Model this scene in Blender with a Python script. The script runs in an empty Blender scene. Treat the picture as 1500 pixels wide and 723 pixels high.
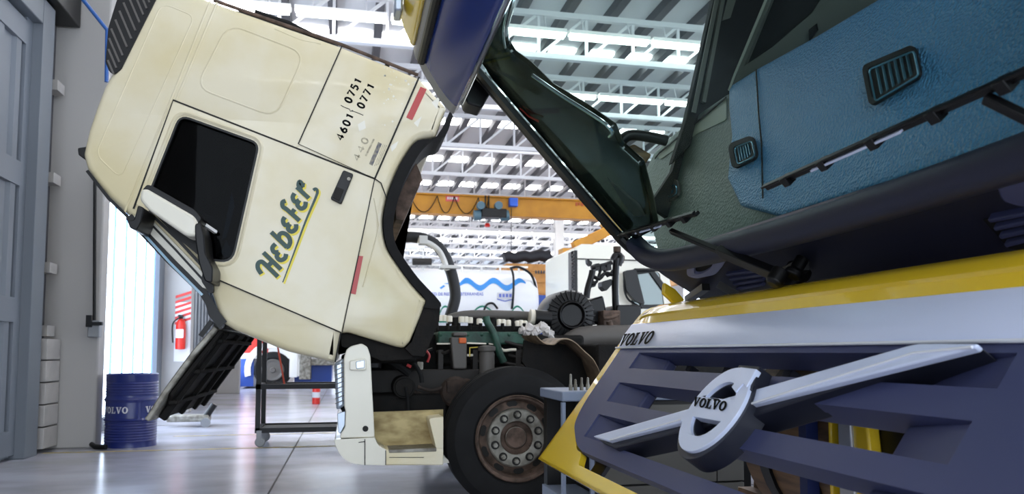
import bpy, bmesh, math, random
from math import sin, cos, radians, pi, sqrt, atan
from mathutils import Vector, geometry
V3 = Vector
random.seed(4)
sc = bpy.context.scene
col = sc.collection

# ------------------------------------------------------------------ camera
FPX, PPX, PPY, CAMH = 1125.0, 750.0, 437.0, 1.13
PITCH = atan((516 - 437) / FPX)
YAW = radians(12)
cd = bpy.data.cameras.new('camera')
cd.sensor_width = 36.0
cd.lens = 36.0 * FPX / 1500.0
cd.shift_y = (PPY - 361.5) / 1500.0
cd.dof.use_dof = True; cd.dof.focus_distance = 3.6; cd.dof.aperture_fstop = 4.0
cd.clip_start, cd.clip_end = 0.05, 300
cam = bpy.data.objects.new('camera', cd)
cam.location = (0, 0, CAMH)
cam.rotation_euler = (pi / 2 + PITCH, 0, -YAW)
col.objects.link(cam)
sc.camera = cam

# ------------------------------------------------------------------ light, sky and exposure
EXPOSURE = 0.62
SKY = 3.0
SKYLIGHT = 5.5
DOORLIGHT = 3.6
TUBE = 7.0
sc.view_settings.view_transform = 'Standard'
sc.view_settings.look = 'None'
sc.view_settings.gamma = 1.0
sc.view_settings.exposure = EXPOSURE
sc.view_settings.use_curve_mapping = False
w = bpy.data.worlds.new('world')
sc.world = w
w.use_nodes = True
bg = w.node_tree.nodes['Background']
bg.inputs[0].default_value = (0.80, 0.89, 1.0, 1)
bg.inputs[1].default_value = SKY
pl = bpy.data.lights.new('gate_portal', 'AREA')          # guides sampling of sky light through the open gate
pl.shape = 'RECTANGLE'; pl.size = 27; pl.size_y = 8
pl.cycles.is_portal = True
po = bpy.data.objects.new('gate_portal', pl)
po.location = (9.5, -7.9, 4); po.rotation_euler = (pi / 2, 0, 0)
col.objects.link(po)

# ------------------------------------------------------------------ helpers
cpi, spi, cyw, syw = cos(PITCH), sin(PITCH), cos(YAW), sin(YAW)
CAM = V3((0, 0, CAMH))
RT = V3((cyw, -syw, 0)); FD = V3((syw * cpi, cyw * cpi, spi)); UPV = V3((-syw * spi, -cyw * spi, cpi))


def ray(px, py):
    return RT * ((px - PPX) / FPX) - UPV * ((py - PPY) / FPX) + FD


def onV(px, py, v):            # sight line meets the upright plane at hall depth v
    r = ray(px, py); return CAM + r * (v / r.y)


def onU(px, py, u):
    r = ray(px, py); return CAM + r * (u / r.x)


def onPl(px, py, p0, n):
    r = ray(px, py); return CAM + r * ((p0 - CAM).dot(n) / r.dot(n))


def crop(x0, y0, s):
    return lambda pts: [(x0 + a / s, y0 + b / s) for a, b in pts]


def lin(h):
    h = h.lstrip('#')
    o = []
    for i in (0, 2, 4):
        c = int(h[i:i + 2], 16) / 255
        o.append(c / 12.92 if c <= .04045 else ((c + .055) / 1.055) ** 2.4)
    return (*o, 1)


MATS = {}


def mat(name, hexc, rough=.5, metal=0, spec=.5, vary=None, vscale=3, vstretch=None, bump=0, bscale=60, emit=0, coat=0, voronoi=False):
    if name in MATS: return MATS[name]
    m = bpy.data.materials.new(name); m.use_nodes = True
    nt = m.node_tree; p = nt.nodes['Principled BSDF']
    c = lin(hexc)
    p.inputs['Base Color'].default_value = c
    p.inputs['Roughness'].default_value = rough
    p.inputs['Metallic'].default_value = metal
    p.inputs['Specular IOR Level'].default_value = spec
    p.inputs['Coat Weight'].default_value = coat
    p.inputs['Coat Roughness'].default_value = .04
    if emit:
        p.inputs['Emission Color'].default_value = c
        p.inputs['Emission Strength'].default_value = emit
    tc = None
    if vary or bump:
        tc = nt.nodes.new('ShaderNodeNewGeometry')
    if vary:
        mp = nt.nodes.new('ShaderNodeMapping')
        mp.inputs['Scale'].default_value = vstretch or (1, 1, 1)
        nt.links.new(tc.outputs['Position'], mp.inputs['Vector'])
        nz = nt.nodes.new('ShaderNodeTexNoise'); nz.inputs['Scale'].default_value = vscale
        nz.inputs['Detail'].default_value = 6
        nt.links.new(mp.outputs[0], nz.inputs['Vector'])
        rp = nt.nodes.new('ShaderNodeValToRGB')
        rp.color_ramp.elements[0].position = .36; rp.color_ramp.elements[0].color = lin(vary)
        rp.color_ramp.elements[1].position = .62; rp.color_ramp.elements[1].color = c
        nt.links.new(nz.outputs['Fac'], rp.inputs['Fac'])
        nt.links.new(rp.outputs[0], p.inputs['Base Color'])
    if bump:
        if voronoi:
            b_ = nt.nodes.new('ShaderNodeTexVoronoi'); b_.inputs['Scale'].default_value = bscale; out = b_.outputs['Distance']
        else:
            b_ = nt.nodes.new('ShaderNodeTexNoise'); b_.inputs['Scale'].default_value = bscale; out = b_.outputs['Fac']
        nt.links.new(tc.outputs['Position'], b_.inputs['Vector'])
        bn = nt.nodes.new('ShaderNodeBump'); bn.inputs['Strength'].default_value = bump; bn.inputs['Distance'].default_value = .01
        nt.links.new(out, bn.inputs['Height']); nt.links.new(bn.outputs[0], p.inputs['Normal'])
    MATS[name] = m
    return m


def glass_mat(name, tint, refl=.08, rough=.02):
    if name in MATS: return MATS[name]
    m = bpy.data.materials.new(name); m.use_nodes = True
    nt = m.node_tree; nt.nodes.clear()
    o = nt.nodes.new('ShaderNodeOutputMaterial')
    t = nt.nodes.new('ShaderNodeBsdfTransparent'); t.inputs[0].default_value = lin(tint)
    g = nt.nodes.new('ShaderNodeBsdfGlossy'); g.inputs['Roughness'].default_value = rough
    lw = nt.nodes.new('ShaderNodeLayerWeight'); lw.inputs['Blend'].default_value = .25
    mr = nt.nodes.new('ShaderNodeMapRange'); mr.inputs['To Min'].default_value = refl * .5; mr.inputs['To Max'].default_value = refl * 3
    nt.links.new(lw.outputs['Fresnel'], mr.inputs['Value'])
    mx = nt.nodes.new('ShaderNodeMixShader')
    nt.links.new(mr.outputs[0], mx.inputs[0]); nt.links.new(t.outputs[0], mx.inputs[1]); nt.links.new(g.outputs[0], mx.inputs[2])
    nt.links.new(mx.outputs[0], o.inputs[0])
    MATS[name] = m
    return m


ORG = {}


def thing(name, label, cat, loc=(0, 0, 0), group=None):
    o = bpy.data.objects.new(name, None); o.empty_display_size = .2
    o.location = loc; col.objects.link(o)
    o['label'] = label; o['category'] = cat
    if group: o['group'] = group
    ORG[o] = V3(loc)
    return o


class MB:
    def __init__(s): s.v = []; s.f = []; s.m = []; s.cur = 0

    def use(s, i): s.cur = i; return s

    def add(s, vs, fs):
        b = len(s.v); s.v += [V3(p) for p in vs]
        for f in fs: s.f.append([b + i for i in f]); s.m.append(s.cur)
        return s

    def prism(s, poly, vec, holes=()):
        poly = [V3(p) for p in poly]; holes = [[V3(p) for p in h] for h in holes]; vec = V3(vec)
        n = len(poly)
        if not holes:
            vs = poly + [p + vec for p in poly]
            fs = [list(range(n)), list(range(2 * n - 1, n - 1, -1))]
            fs += [[i, (i + 1) % n, n + (i + 1) % n, n + i] for i in range(n)]
            return s.add(vs, fs)
        loops = [poly] + holes
        tri = geometry.tessellate_polygon(loops)
        al = [p for l in loops for p in l]; N = len(al)
        fs = [list(t) for t in tri] + [[N + t[2], N + t[1], N + t[0]] for t in tri]
        k = 0
        for l in loops:
            c = len(l)
            fs += [[k + i, k + (i + 1) % c, N + k + (i + 1) % c, N + k + i] for i in range(c)]
            k += c
        return s.add(al + [p + vec for p in al], fs)

    def box(s, a, b):
        (x0, y0, z0), (x1, y1, z1) = a, b
        return s.prism([(x0, y0, z0), (x1, y0, z0), (x1, y0, z1), (x0, y0, z1)], (0, y1 - y0, 0))

    def bar(s, p0, p1, wd, ht, up=(0, 0, 1)):           # square bar between two points
        p0, p1 = V3(p0), V3(p1); d = (p1 - p0).normalized(); up = V3(up)
        a = d.cross(up)
        if a.length < 1e-4: a = d.cross(V3((0, 1, 0)))
        a.normalize(); b = a.cross(d).normalized()
        a *= wd / 2; b *= ht / 2
        return s.prism([p0 - a - b, p0 + a - b, p0 + a + b, p0 - a + b], p1 - p0)

    def tube(s, pts, r, n=10, smooth=0):
        pts = [V3(p) for p in pts]
        if smooth and len(pts) > 2: pts = spline(pts, smooth)
        if not isinstance(r, (list, tuple)): r = [r] * len(pts)
        elif len(r) != len(pts):
            r = [r[0] + (r[-1] - r[0]) * i / (len(pts) - 1) for i in range(len(pts))]
        vs = []; prev = None
        for i, p in enumerate(pts):
            d = (pts[min(i + 1, len(pts) - 1)] - pts[max(i - 1, 0)]).normalized()
            if prev is None:
                a = d.cross(V3((0, 0, 1)));
                if a.length < .05: a = d.cross(V3((0, 1, 0)))
            else:
                a = prev - d * prev.dot(d)
            a.normalize(); prev = a.copy(); b = d.cross(a)
            for k in range(n):
                t = 2 * pi * k / n; vs.append(p + (a * cos(t) + b * sin(t)) * r[i])
        fs = []
        for i in range(len(pts) - 1):
            for k in range(n):
                k2 = (k + 1) % n; fs.append([i * n + k, i * n + k2, (i + 1) * n + k2, (i + 1) * n + k])
        fs.append(list(range(n - 1, -1, -1))); q = (len(pts) - 1) * n; fs.append([q + k for k in range(n)])
        return s.add(vs, fs)

    def cyl(s, p0, p1, r0, r1=None, n=20):
        return s.tube([p0, p1], [r0, r0 if r1 is None else r1], n)

    def lathe(s, prof, c, ax=(0, 1, 0), n=48, closed=False, cap=True):   # prof: (radius, along axis)
        c = V3(c); ax = V3(ax).normalized()
        a = ax.cross(V3((0, 0, 1)))
        if a.length < .05: a = V3((1, 0, 0))
        a.normalize(); b = ax.cross(a)
        vs = []; m = len(prof)
        for k in range(n):
            t = 2 * pi * k / n; e = a * cos(t) + b * sin(t)
            for r, h in prof: vs.append(c + e * r + ax * h)
        fs = []
        for k in range(n):
            k2 = (k + 1) % n
            for i in range(m if closed else m - 1):
                j = (i + 1) % m
                fs.append([k * m + i, k * m + j, k2 * m + j, k2 * m + i])
        if not closed and cap:
            if prof[0][0] > 1e-4: fs.append([k * m for k in range(n)])
            if prof[-1][0] > 1e-4: fs.append([k * m + m - 1 for k in range(n - 1, -1, -1)])
        return s.add(vs, fs)

    def stroke(s, pts, wd, nrm, th):                   # flat ribbon of given width lying on a plane
        pts = [V3(p) for p in pts]; nrm = V3(nrm).normalized()
        if not isinstance(wd, (list, tuple)): wd = [wd] * len(pts)
        elif len(wd) != len(pts): wd = [wd[0] + (wd[-1] - wd[0]) * i / (len(pts) - 1) for i in range(len(pts))]
        L, R = [], []
        for i, p in enumerate(pts):
            d = (pts[min(i + 1, len(pts) - 1)] - pts[max(i - 1, 0)])
            sd = d.cross(nrm).normalized() * wd[i] / 2
            L.append(p + sd); R.append(p - sd)
        n = len(pts); t = nrm * th
        vs = L + R + [p + t for p in L] + [p + t for p in R]
        fs = []
        for i in range(n - 1):
            fs += [[i, i + 1, n + i + 1, n + i], [2 * n + i, 3 * n + i, 3 * n + i + 1, 2 * n + i + 1],
                   [i, 2 * n + i, 2 * n + i + 1, i + 1], [n + i, n + i + 1, 3 * n + i + 1, 3 * n + i]]
        fs += [[0, n, 3 * n, 2 * n], [n - 1, 3 * n - 1, 4 * n - 1, 2 * n - 1]]
        return s.add(vs, fs)

    def build(s, name, mats, parent=None, label=None, cat=None, group=None, kind=None, bev=0, smooth=35, bseg=2):
        me = bpy.data.meshes.new(name)
        root = parent
        while root is not None and root.parent is not None: root = root.parent
        off = ORG.get(root, V3((0, 0, 0)))
        me.from_pydata([p - off for p in s.v], [], s.f)
        if not isinstance(mats, (list, tuple)): mats = [mats]
        for m in mats: me.materials.append(m)
        for p, i in zip(me.polygons, s.m): p.material_index = min(i, len(mats) - 1)
        bm = bmesh.new(); bm.from_mesh(me)
        bmesh.ops.remove_doubles(bm, verts=bm.verts, dist=1e-6)
        bmesh.ops.recalc_face_normals(bm, faces=bm.faces)
        bm.to_mesh(me); bm.free()
        if smooth:
            me.shade_smooth(); me.set_sharp_from_angle(angle=radians(smooth))
        o = bpy.data.objects.new(name, me); col.objects.link(o)
        o.parent = parent
        if label: o['label'] = label
        if cat: o['category'] = cat
        if group: o['group'] = group
        if kind: o['kind'] = kind
        if bev:
            b = o.modifiers.new('bevel', 'BEVEL'); b.width = bev; b.segments = bseg; b.limit_method = 'ANGLE'; b.angle_limit = radians(40)
        return o


def spline(pts, k=6):
    out = []
    n = len(pts)
    for i in range(n - 1):
        p0, p1, p2, p3 = pts[max(i - 1, 0)], pts[i], pts[i + 1], pts[min(i + 2, n - 1)]
        for j in range(k):
            t = j / k
            out.append(.5 * ((2 * p1) + (p2 - p0) * t + (2 * p0 - 5 * p1 + 4 * p2 - p3) * t * t + (3 * p1 - p0 - 3 * p2 + p3) * t ** 3))
    out.append(pts[-1]); return out


def smooth2(pts, k=5):
    return [(p.x, p.y) for p in spline([V3((a, b, 0)) for a, b in pts], k)]


def roundpoly(pts, r, k=4):           # 2D polygon with rounded corners
    out = []; n = len(pts)
    rs = r if isinstance(r, (list, tuple)) else [r] * n
    for i in range(n):
        p = V3((*pts[i], 0)); a = V3((*pts[i - 1], 0)) - p; b = V3((*pts[(i + 1) % n], 0)) - p
        rr = min(rs[i], a.length * .48, b.length * .48)
        if rr < 1e-6: out.append(pts[i]); continue
        a = p + a.normalized() * rr; b = p + b.normalized() * rr
        for j in range(k + 1):
            t = j / k; q = a * (1 - t) ** 2 + p * 2 * t * (1 - t) + b * t * t
            out.append((q.x, q.y))
    return out


def inset(pts, d):                    # 2D polygon moved inwards by d
    n = len(pts)
    area = sum(pts[i][0] * pts[(i + 1) % n][1] - pts[(i + 1) % n][0] * pts[i][1] for i in range(n))
    sgn = 1 if area > 0 else -1
    out = []
    for i in range(n):
        p = V3((*pts[i], 0)); a = (p - V3((*pts[i - 1], 0))).normalized(); b = (V3((*pts[(i + 1) % n], 0)) - p).normalized()
        na = V3((-a.y, a.x, 0)) * sgn; nb = V3((-b.y, b.x, 0)) * sgn
        m = (na + nb)
        if m.length < .2: m = na
        m.normalize(); q = p + m * (d / max(.5, m.dot(na)))
        out.append((q.x, q.y))
    return out


def uv(v):                            # pixels -> points on the plane at hall depth v
    return lambda pts: [onV(a, b, v) for a, b in pts]


# slab serif capitals, unit height, as closed outlines (with optional hole)
def ell(cx, cy, rx, ry, n=24):
    return [(cx + rx * cos(2 * pi * i / n), cy + ry * sin(2 * pi * i / n)) for i in range(n)]


GL = {
    'V': (1.0, [(0, 1), (0, .9), (.1, .9), (.4, 0), (.56, 0), (.88, .9), (.98, .9), (.98, 1), (.62, 1), (.62, .9), (.72, .9), (.53, .32), (.35, .9), (.45, .9), (.45, 1)], None),
    'O': (.98, ell(.47, .5, .47, .52), ell(.47, .5, .21, .36)),
    'L': (.86, [(0, 0), (.82, 0), (.82, .38), (.72, .38), (.66, .11), (.4, .11), (.4, .89), (.52, .89), (.52, 1), (0, 1), (0, .89), (.12, .89), (.12, .11), (0, .11)], None),
}


def volvo(mb, fn, vec, gap=.04):      # fn maps (0..1, 0..1) to a point
    word = 'VOLVO'
    tot = sum(GL[c][0] + gap for c in word) - gap
    x = 0
    for c in word:
        wd, o, h = GL[c]
        f = lambda p: fn((x + p[0]) / tot, p[1])
        mb.prism([f(p) for p in o], vec, [[f(p) for p in h]] if h else ())
        x += wd + gap


DG = {  # stroke digits in a .6 x 1 box
    '0': [[(.3 + .24 * cos(t * pi / 8), .5 + .5 * sin(t * pi / 8)) for t in range(17)]],
    '1': [[(.12, .8), (.32, 1), (.32, 0)]],
    '4': [[(.42, 0), (.42, 1), (.02, .3), (.6, .3)]],
    '5': [[(.52, 1), (.14, 1), (.1, .56), (.32, .62), (.52, .46), (.52, .2), (.32, 0), (.06, .08)]],
    '6': [[(.46, 1), (.2, .66), (.06, .34), (.14, .08), (.32, 0), (.52, .12), (.54, .38), (.36, .56), (.16, .48)]],
    '7': [[(.04, 1), (.56, 1), (.24, 0)]],
}

# ------------------------------------------------------------------ materials
M = {}
M['cream'] = mat('cream_paint', '#e4dbc0', .32, coat=.3, vary='#dccfa6', vscale=2.0)
M['creamw'] = mat('cream_white_paint', '#e4e0d0', .3, coat=.3)
M['seam'] = mat('seam_black', '#15130f', .7)
M['black'] = mat('black_plastic', '#08080a', .4, spec=.35)
M['rub'] = mat('rubber', '#0f0f10', .75, vary='#151516', vscale=8, spec=.3)
M['dark'] = mat('dark_grease', '#15110e', .7, vary='#090807', spec=.25, vscale=9, bump=.3, bscale=40)
M['rust'] = mat('rusty_brown', '#6a564a', .75, vary='#42342a', vscale=14, bump=.3, bscale=60)
M['steel'] = mat('worn_grey_steel', '#a3a096', .5, .4, vary='#6f6a60', vscale=12)
M['frame'] = mat('chassis_grey', '#2a2623', .65, vary='#262220', vscale=10)
M['green'] = mat('engine_green', '#2f5a4a', .5, vary='#1f3b31', vscale=12)
M['white'] = mat('white_paint', '#eceae6', .4)
M['cap'] = mat('white_caps', '#f2ead8', .4)
M['tan'] = mat('dirty_tan', '#c3b17f', .6, vary='#8e7a4c', vscale=6, vstretch=(1, 1, 2))
M['greypl'] = mat('grey_plastic', '#5b5753', .55)
M['red'] = mat('red_reflector', '#b3221f', .3)
M['txtgreen'] = mat('sign_green', '#0d3d38', .4)
M['txtyel'] = mat('sign_yellow', '#efdc4a', .45)
M['txtblk'] = mat('sign_black', '#0b0b0d', .8, spec=.1)
M['worn'] = mat('worn_print', '#9a917c', .6, vary='#c9c0a4', vscale=40)
M['wornblue'] = mat('worn_plate', '#5c5c66', .5, vary='#a39a80', vscale=30)
M['darkglass'] = glass_mat('cab_window_glass', '#80878e', .007)
M['mirror'] = mat('mirror_face', '#c8d4dc', .05, 1)
M['lens'] = mat('headlamp_lens', '#a9b4c2', .12, .5, coat=.6)
M['yel'] = mat('yellow_paint', '#f6d02e', .25, coat=.7)
M['grille'] = mat('navy_grille_plastic', '#40466c', .48, bump=.12, bscale=900)
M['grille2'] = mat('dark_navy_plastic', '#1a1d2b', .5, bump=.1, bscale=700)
M['scut'] = mat('scuttle_plastic', '#1e2136', .5, bump=.08, bscale=500)
M['silver'] = mat('silver_trim', '#dce6ff', .34, .12)
M['chrome'] = mat('chrome', '#e8ecf2', .12, .9)
M['dash'] = mat('dash_leather_blue_sheen', '#5f9fd2', .34, bump=.9, bscale=110, voronoi=True)  # grey dash, its bluish reflection put into the base colour
M['dashl'] = mat('pale_dash_trim', '#a9ab98', .5)
M['ws'] = glass_mat('windscreen_glass', '#e4f0ed', .008)
M['pillar'] = mat('pillar_black_olive', '#23241d', .12, coat=.5)
M['int'] = mat('cab_dark_interior', '#0e0f12', .7)
M['intg'] = mat('cab_grey_trim', '#6b6a62', .6)
M['visor'] = mat('blue_visor_acrylic', '#12307a', .2, spec=.2)
M['visg'] = mat('visor_grey', '#85878a', .35, .1)
M['conc'] = mat('polished_concrete', '#bcbdca', .22, vary='#a09ea4', vscale=.9, vstretch=(1, 1.6, 1), spec=.6)
M['joint'] = mat('floor_joint', '#3f3d3c', .8)
M['line'] = mat('yellow_floor_line', '#b9a04d', .5, vary='#8f8a7a', vscale=8)
M['wall'] = mat('grey_wall_paint', '#b4b0ac', .7, vary='#a9a5a1', vscale=4)
M['pill'] = mat('pillar_paint', '#aba8a5', .7, bump=.1, bscale=150)
M['doorg'] = mat('grey_door_sheet', '#747a83', .45)
M['doorf'] = mat('grey_door_frame', '#6d737b', .45)
M['deck'] = mat('roof_sheet', '#c6c6c8', .6)
M['purl'] = mat('dark_purlin', '#4d4c50', .7)
M['truss'] = mat('truss_white', '#cfcfd2', .5)
M['sky'] = mat('skylight_sheet', '#ffffff', .5, emit=SKYLIGHT)
M['trans'] = mat('translucent_sheet', '#dcecff', .5, emit=DOORLIGHT)
M['tubem'] = mat('tube_glow', '#ffffff', .5, emit=TUBE)
M['crane'] = mat('crane_orange', '#cf8f1c', .45, vary='#bf8016', vscale=2)
M['drum'] = mat('navy_drum_paint', '#1c2a6e', .35, coat=.3)
M['offw'] = mat('print_white', '#d8d8dc', .5)
M['cartb'] = mat('cart_black', '#0f1116', .5)
M['castor'] = mat('castor_grey', '#8d8f92', .4, .3)
M['extr'] = mat('extinguisher_red', '#d22a20', .35)
M['tank'] = mat('tank_white', '#f1f2f4', .35)
M['wave'] = mat('wave_blue', '#3d93e0', .4)
M['tgreen'] = mat('tank_green', '#1a8a6c', .45)
M['pblue'] = mat('print_blue', '#6b79c9', .5)
M['dblue'] = mat('deep_blue', '#23489c', .4)
M['teal'] = mat('motor_teal', '#51707e', .45)
M['bluebox'] = mat('control_blue', '#2d62cf', .4)
M['trol'] = mat('trolley_blue_grey', '#8a96ad', .4)
M['drawer'] = mat('drawer_olive_grey', '#5f5e59', .5)
M['brown'] = mat('brown_rust_drum', '#8a6a48', .6, vary='#5d452f', vscale=5, vstretch=(1, 1, 6))
M['wood'] = mat('orange_box', '#c98f4a', .6, vary='#b27a3a', vscale=3)
M['tarp'] = mat('black_tarp', '#22232a', .6, bump=.5, bscale=12)
M['rag'] = mat('white_rag', '#d6d0cc', .8)
M['orange'] = mat('orange_cap', '#d8652a', .5)

# ------------------------------------------------------------------ the hall
def structure(name, mb, mats, **k):
    return mb.build(name, mats, kind='structure', **k)


U0, U1, VB, VF, ZR = -3.55, 23.0, -8.0, 60.0, 8.05
b = MB(); b.box((U0 - .3, VB - 4, -.2), (U1 + .3, VF + .3, 0))
fl = structure('floor', b, M['conc'])
b = MB()
for p0, p1 in (((470, 723), (494, 650)), ):
    pass
b.use(0)
b.box((-.62, VB, 0.0), (-.605, 30, .002))
b.box((3.4, VB, 0.0), (3.412, 30, .002))
b.box((-3.5, 12.9, 0.0), (20, 12.912, .002))
structure('trim_1', b, M['joint'])
b = MB(); b.box((-3.35, 9.62, 0), (6, 9.70, .002)); b.box((-2.3, 11.2, 0), (6, 11.25, .002))
structure('trim_2', b, M['line'])

b = MB(); b.box((U0, VB, ZR), (U1, VF, ZR + .15))
b.use(1)
k = 0; u = U0 + .3
while u < U1:
    b.box((u, VB, ZR - .2), (u + .17, VF, ZR)); u += .92
structure('ceiling', b, [M['deck'], M['purl']])

# rows of skylight sheets, hung under the deck between the trusses
SKYV = [-4, 1, 6, 11.2, 16.4, 22.1, 26.6, 30.6, 34.6, 38.6, 42.6, 46.6, 50.6, 54.6]
for i, v in enumerate(SKYV):
    b = MB(); u = U0 + .3 + .17 + .025
    while u < U1 - 1:
        b.prism([(x, y, ZR - .05) for x, y in roundpoly([(u, v), (u + .7, v), (u + .7, v + .62), (u, v + .62)], .08, 2)], (0, 0, .04)); u += .92
    structure('window_%d' % (i + 1), b, M['sky'])

# trusses
b = MB()
zt, zb = 7.38, 6.58
b.bar((U0, 0, zt), (U1, 0, zt), .1, .1); b.bar((U0, 0, zb), (U1, 0, zb), .12, .1)
u = U0 + .46; k = 0
while u < U1 - 1:
    b.bar((u, 0, zb), (u, 0, zt), .05, .05)
    b.bar((u, 0, zb), (u + .92, 0, zt), .05, .05)
    u += .92
TR = [13.4, 16.55, 19.8, 23.1, 26.5, 29.8, 33.2, 36.5, 40.0, 43.5, 47.0, 51.0]
proto = structure('roof_truss', b, M['truss'])
proto.location.y = TR[0]
for v in TR[1:] + [10.0, 6.5, 3.0, -2.0]:
    c = proto.copy(); col.objects.link(c); c.location.y = v

# walls
b = MB(); b.box((U0 - .3, VB, 0), (U0, VF, ZR + .1)); structure('wall_left', b, M['wall'])
b = MB(); b.box((U1, VB, 0), (U1 + .3, VF, ZR + .1)); structure('wall_right', b, M['wall'])
b = MB(); b.box((U0 - .3, VF, 0), (U1 + .3, VF + .3, ZR + .1)); structure('wall_back', b, M['white'])
b = MB(); b.box((U0 + 1, VF - .06, 4.2), (U1 - 1, VF, 7.0)); structure('window_20', b, M['trans'])
b = MB(); b.box((U1 - .06, VB + 2, 3.2), (U1, VF - 10, 6.0)); structure('window_21', b, M['trans'])

# pillars against the left wall
for v in (10.05, 15.55, 22.35, 29.0, 36.0, 43.0):
    b = MB(); b.box((U0 - .02, v, 0), (-2.93, v + .26, ZR)); structure('pillar', b, M['pill'], bev=.02)
# grey sliding door nearest the camera: ribbed sheet in a frame
b = MB(); x0 = U0; dv0, dv1, dz = 3.2, 9.15, 4.75
b.box((x0, dv0, 0.02), (x0 + .05, dv1, dz))
b.use(0)
for z in (0.05, 1.45, 2.9, 4.45):
    b.box((x0 + .05, dv0, z), (x0 + .1, dv1 - .16, z + .26))
b.box((x0 + .05, dv1 - .16, 0.05), (x0 + .1, dv1, dz))
v = dv0 + .1
while v < dv1 - .2:
    b.prism([(x0 + .05, v, .05), (x0 + .085, v + .04, .05), (x0 + .085, v + .16, .05), (x0 + .05, v + .2, .05)], (0, 0, dz - .1)); v += .42
structure('door_1', b, M['doorg'])
b = MB()
b.box((x0, dv1, 0), (x0 + .2, dv1 + .34, dz + .3)); b.box((x0, dv0, dz), (x0 + .2, dv1, dz + .3))
b.box((x0, dv1 + .34, 0), (x0 + .12, dv1 + .42, dz + .5))
structure('trim_3', b, M['doorf'], bev=.01)
b = MB()
b.box((x0, 2, dz + .9), (x0 + .35, 10.0, dz + 1.15)); b.use(1); b.box((x0, 2, dz + .32), (x0 + .3, 10.0, dz + .86))
structure('trim_4', b, [M['white'], M['black']], bev=.01)
b = MB()
for z in (.05, .3, .55, .8, 1.05): b.box((x0, 9.6, z), (x0 + .22, 10.02, z + .235))
structure('trim_5', b, M['wall'], bev=.008)
b = MB()
for z in (1.32, 2.05, 3.1, 4.2, 5.4): b.box((x0 + .02, 9.72, z), (x0 + .17, 9.95, z + .12))
b.use(1); b.box((x0, 9.58, 1.3), (x0 + .03, 10.02, 7))
structure('trim_6', b, [M['wall'], M['purl']])
# bright translucent sheets of the next gate
b = MB(); b.box((x0, 10.45, .22), (x0 + .04, 15.2, 6.4))
structure('window_30', b, M['trans'])
b = MB()
v = 10.7
while v < 15.2:
    b.box((x0 + .04, v, .22), (x0 + .065, v + .035, 6.4)); v += .62
structure('trim_7', b, mat('sheet_rib_blue', '#7fa5dd', .5))
b = MB(); b.box((x0, 10.55, 0), (x0 + .1, 15.5, .2)); b.box((x0, 15.15, 0), (x0 + .12, 15.55, 6.6)); b.box((x0, 10.55, 6.4), (x0 + .12, 15.55, 6.8)); b.box((x0, 10.55, 0), (x0 + .1, 10.65, 6.5))
structure('trim_8', b, M['doorf'])
b = MB(); b.box((x0, 16.6, 0.02), (x0 + .05, 21.6, 5)); v = 16.7
while v < 21.5:
    b.box((x0 + .05, v, .05), (x0 + .08, v + .2, 4.9)); v += .42
structure('door_2', b, M['doorg'])
b = MB(); b.box((x0, 23.3, .4), (x0 + .04, 28.4, 6)); structure('window_31', b, M['trans'])

# conduits and switch box on the first pillar
t = thing('switch_box', 'grey switch box with a conduit running up the edge of the first wall pillar', 'switch box', tuple(onV(140, 478, 10.05)))
b = MB(); b.tube([onV(138, 470, 10.02), onV(139, 280, 10.02), onV(139, 258, 10.02)], .018, 8); b.build('conduit', M['black'], t)
b = MB(); p = onV(140, 479, 10.0); b.box((p.x - .07, p.y - .06, p.z - .12), (p.x + .06, p.y + .05, p.z + .08)); b.build('box', M['castor'], t, bev=.01)
b = MB(); b.box((p.x - .03, p.y - .11, p.z + .02), (p.x + .1, p.y - .06, p.z + .06)); b.box((p.x - .08, p.y - .1, p.z - .0), (p.x - .02, p.y - .06, p.z + .14)); b.build('lever', M['black'], t)
b = MB(); b.tube([onV(122, 0, 9.4), onV(157, 44, 9.4), onV(156, 120, 9.4)], .022, 8); b.tube([onV(100, -30, 9.4), onV(122, 0, 9.4)], .022, 8)
b.build('air_hose', mat('hose_blue', '#2a5ea8', .4), label='blue air line hanging beside the black roof louvre of the cream cab', cat='hose')

# fire extinguisher on the second pillar
ex = onV(265, 490, 15.45)
t = thing('fire_extinguisher', 'red fire extinguisher mounted on the wall pillar behind the blue drum', 'fire extinguisher', (ex.x, 15.45, ex.z - .3))
b = MB(); b.lathe([(0, -.28), (.085, -.27), (.09, -.24), (.09, .18), (.07, .26), (.03, .3), (0, .3)], (ex.x, 15.43, ex.z), (0, 0, 1), 20); b.build('cylinder', M['extr'], t)
b = MB(); b.box((ex.x - .065, 15.325, ex.z - .06), (ex.x + .065, 15.345, ex.z + .1)); b.build('paper_label', M['offw'], t)
b = MB(); b.cyl((ex.x, 15.43, ex.z + .28), (ex.x, 15.43, ex.z + .36), .03); b.box((ex.x - .03, 15.3, ex.z + .33), (ex.x + .03, 15.5, ex.z + .37)); b.tube([(ex.x, 15.38, ex.z + .33), (ex.x - .13, 15.36, ex.z + .2), (ex.x - .12, 15.36, ex.z - .15)], .014, 8, 5); b.build('valve', M['black'], t)
sg = thing('wall_sign', 'red and white striped extinguisher sign board on the wall pillar', 'sign', (ex.x, 15.54, ex.z + .4))
b = MB(); b.box((ex.x - .13, 15.53, ex.z - .5), (ex.x + .15, 15.548, ex.z + .62)); b.build('board', M['offw'], sg)
b = MB()
for i in range(6):
    z = ex.z + .3 + i * .1 - .05
    b.prism([(ex.x - .13, 15.528, z - .06), (ex.x + .15, 15.528, z + .04), (ex.x + .15, 15.528, z + .09), (ex.x - .13, 15.528, z - .01)], (0, .004, 0))
b.build('red_stripe', M['extr'], sg)

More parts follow.
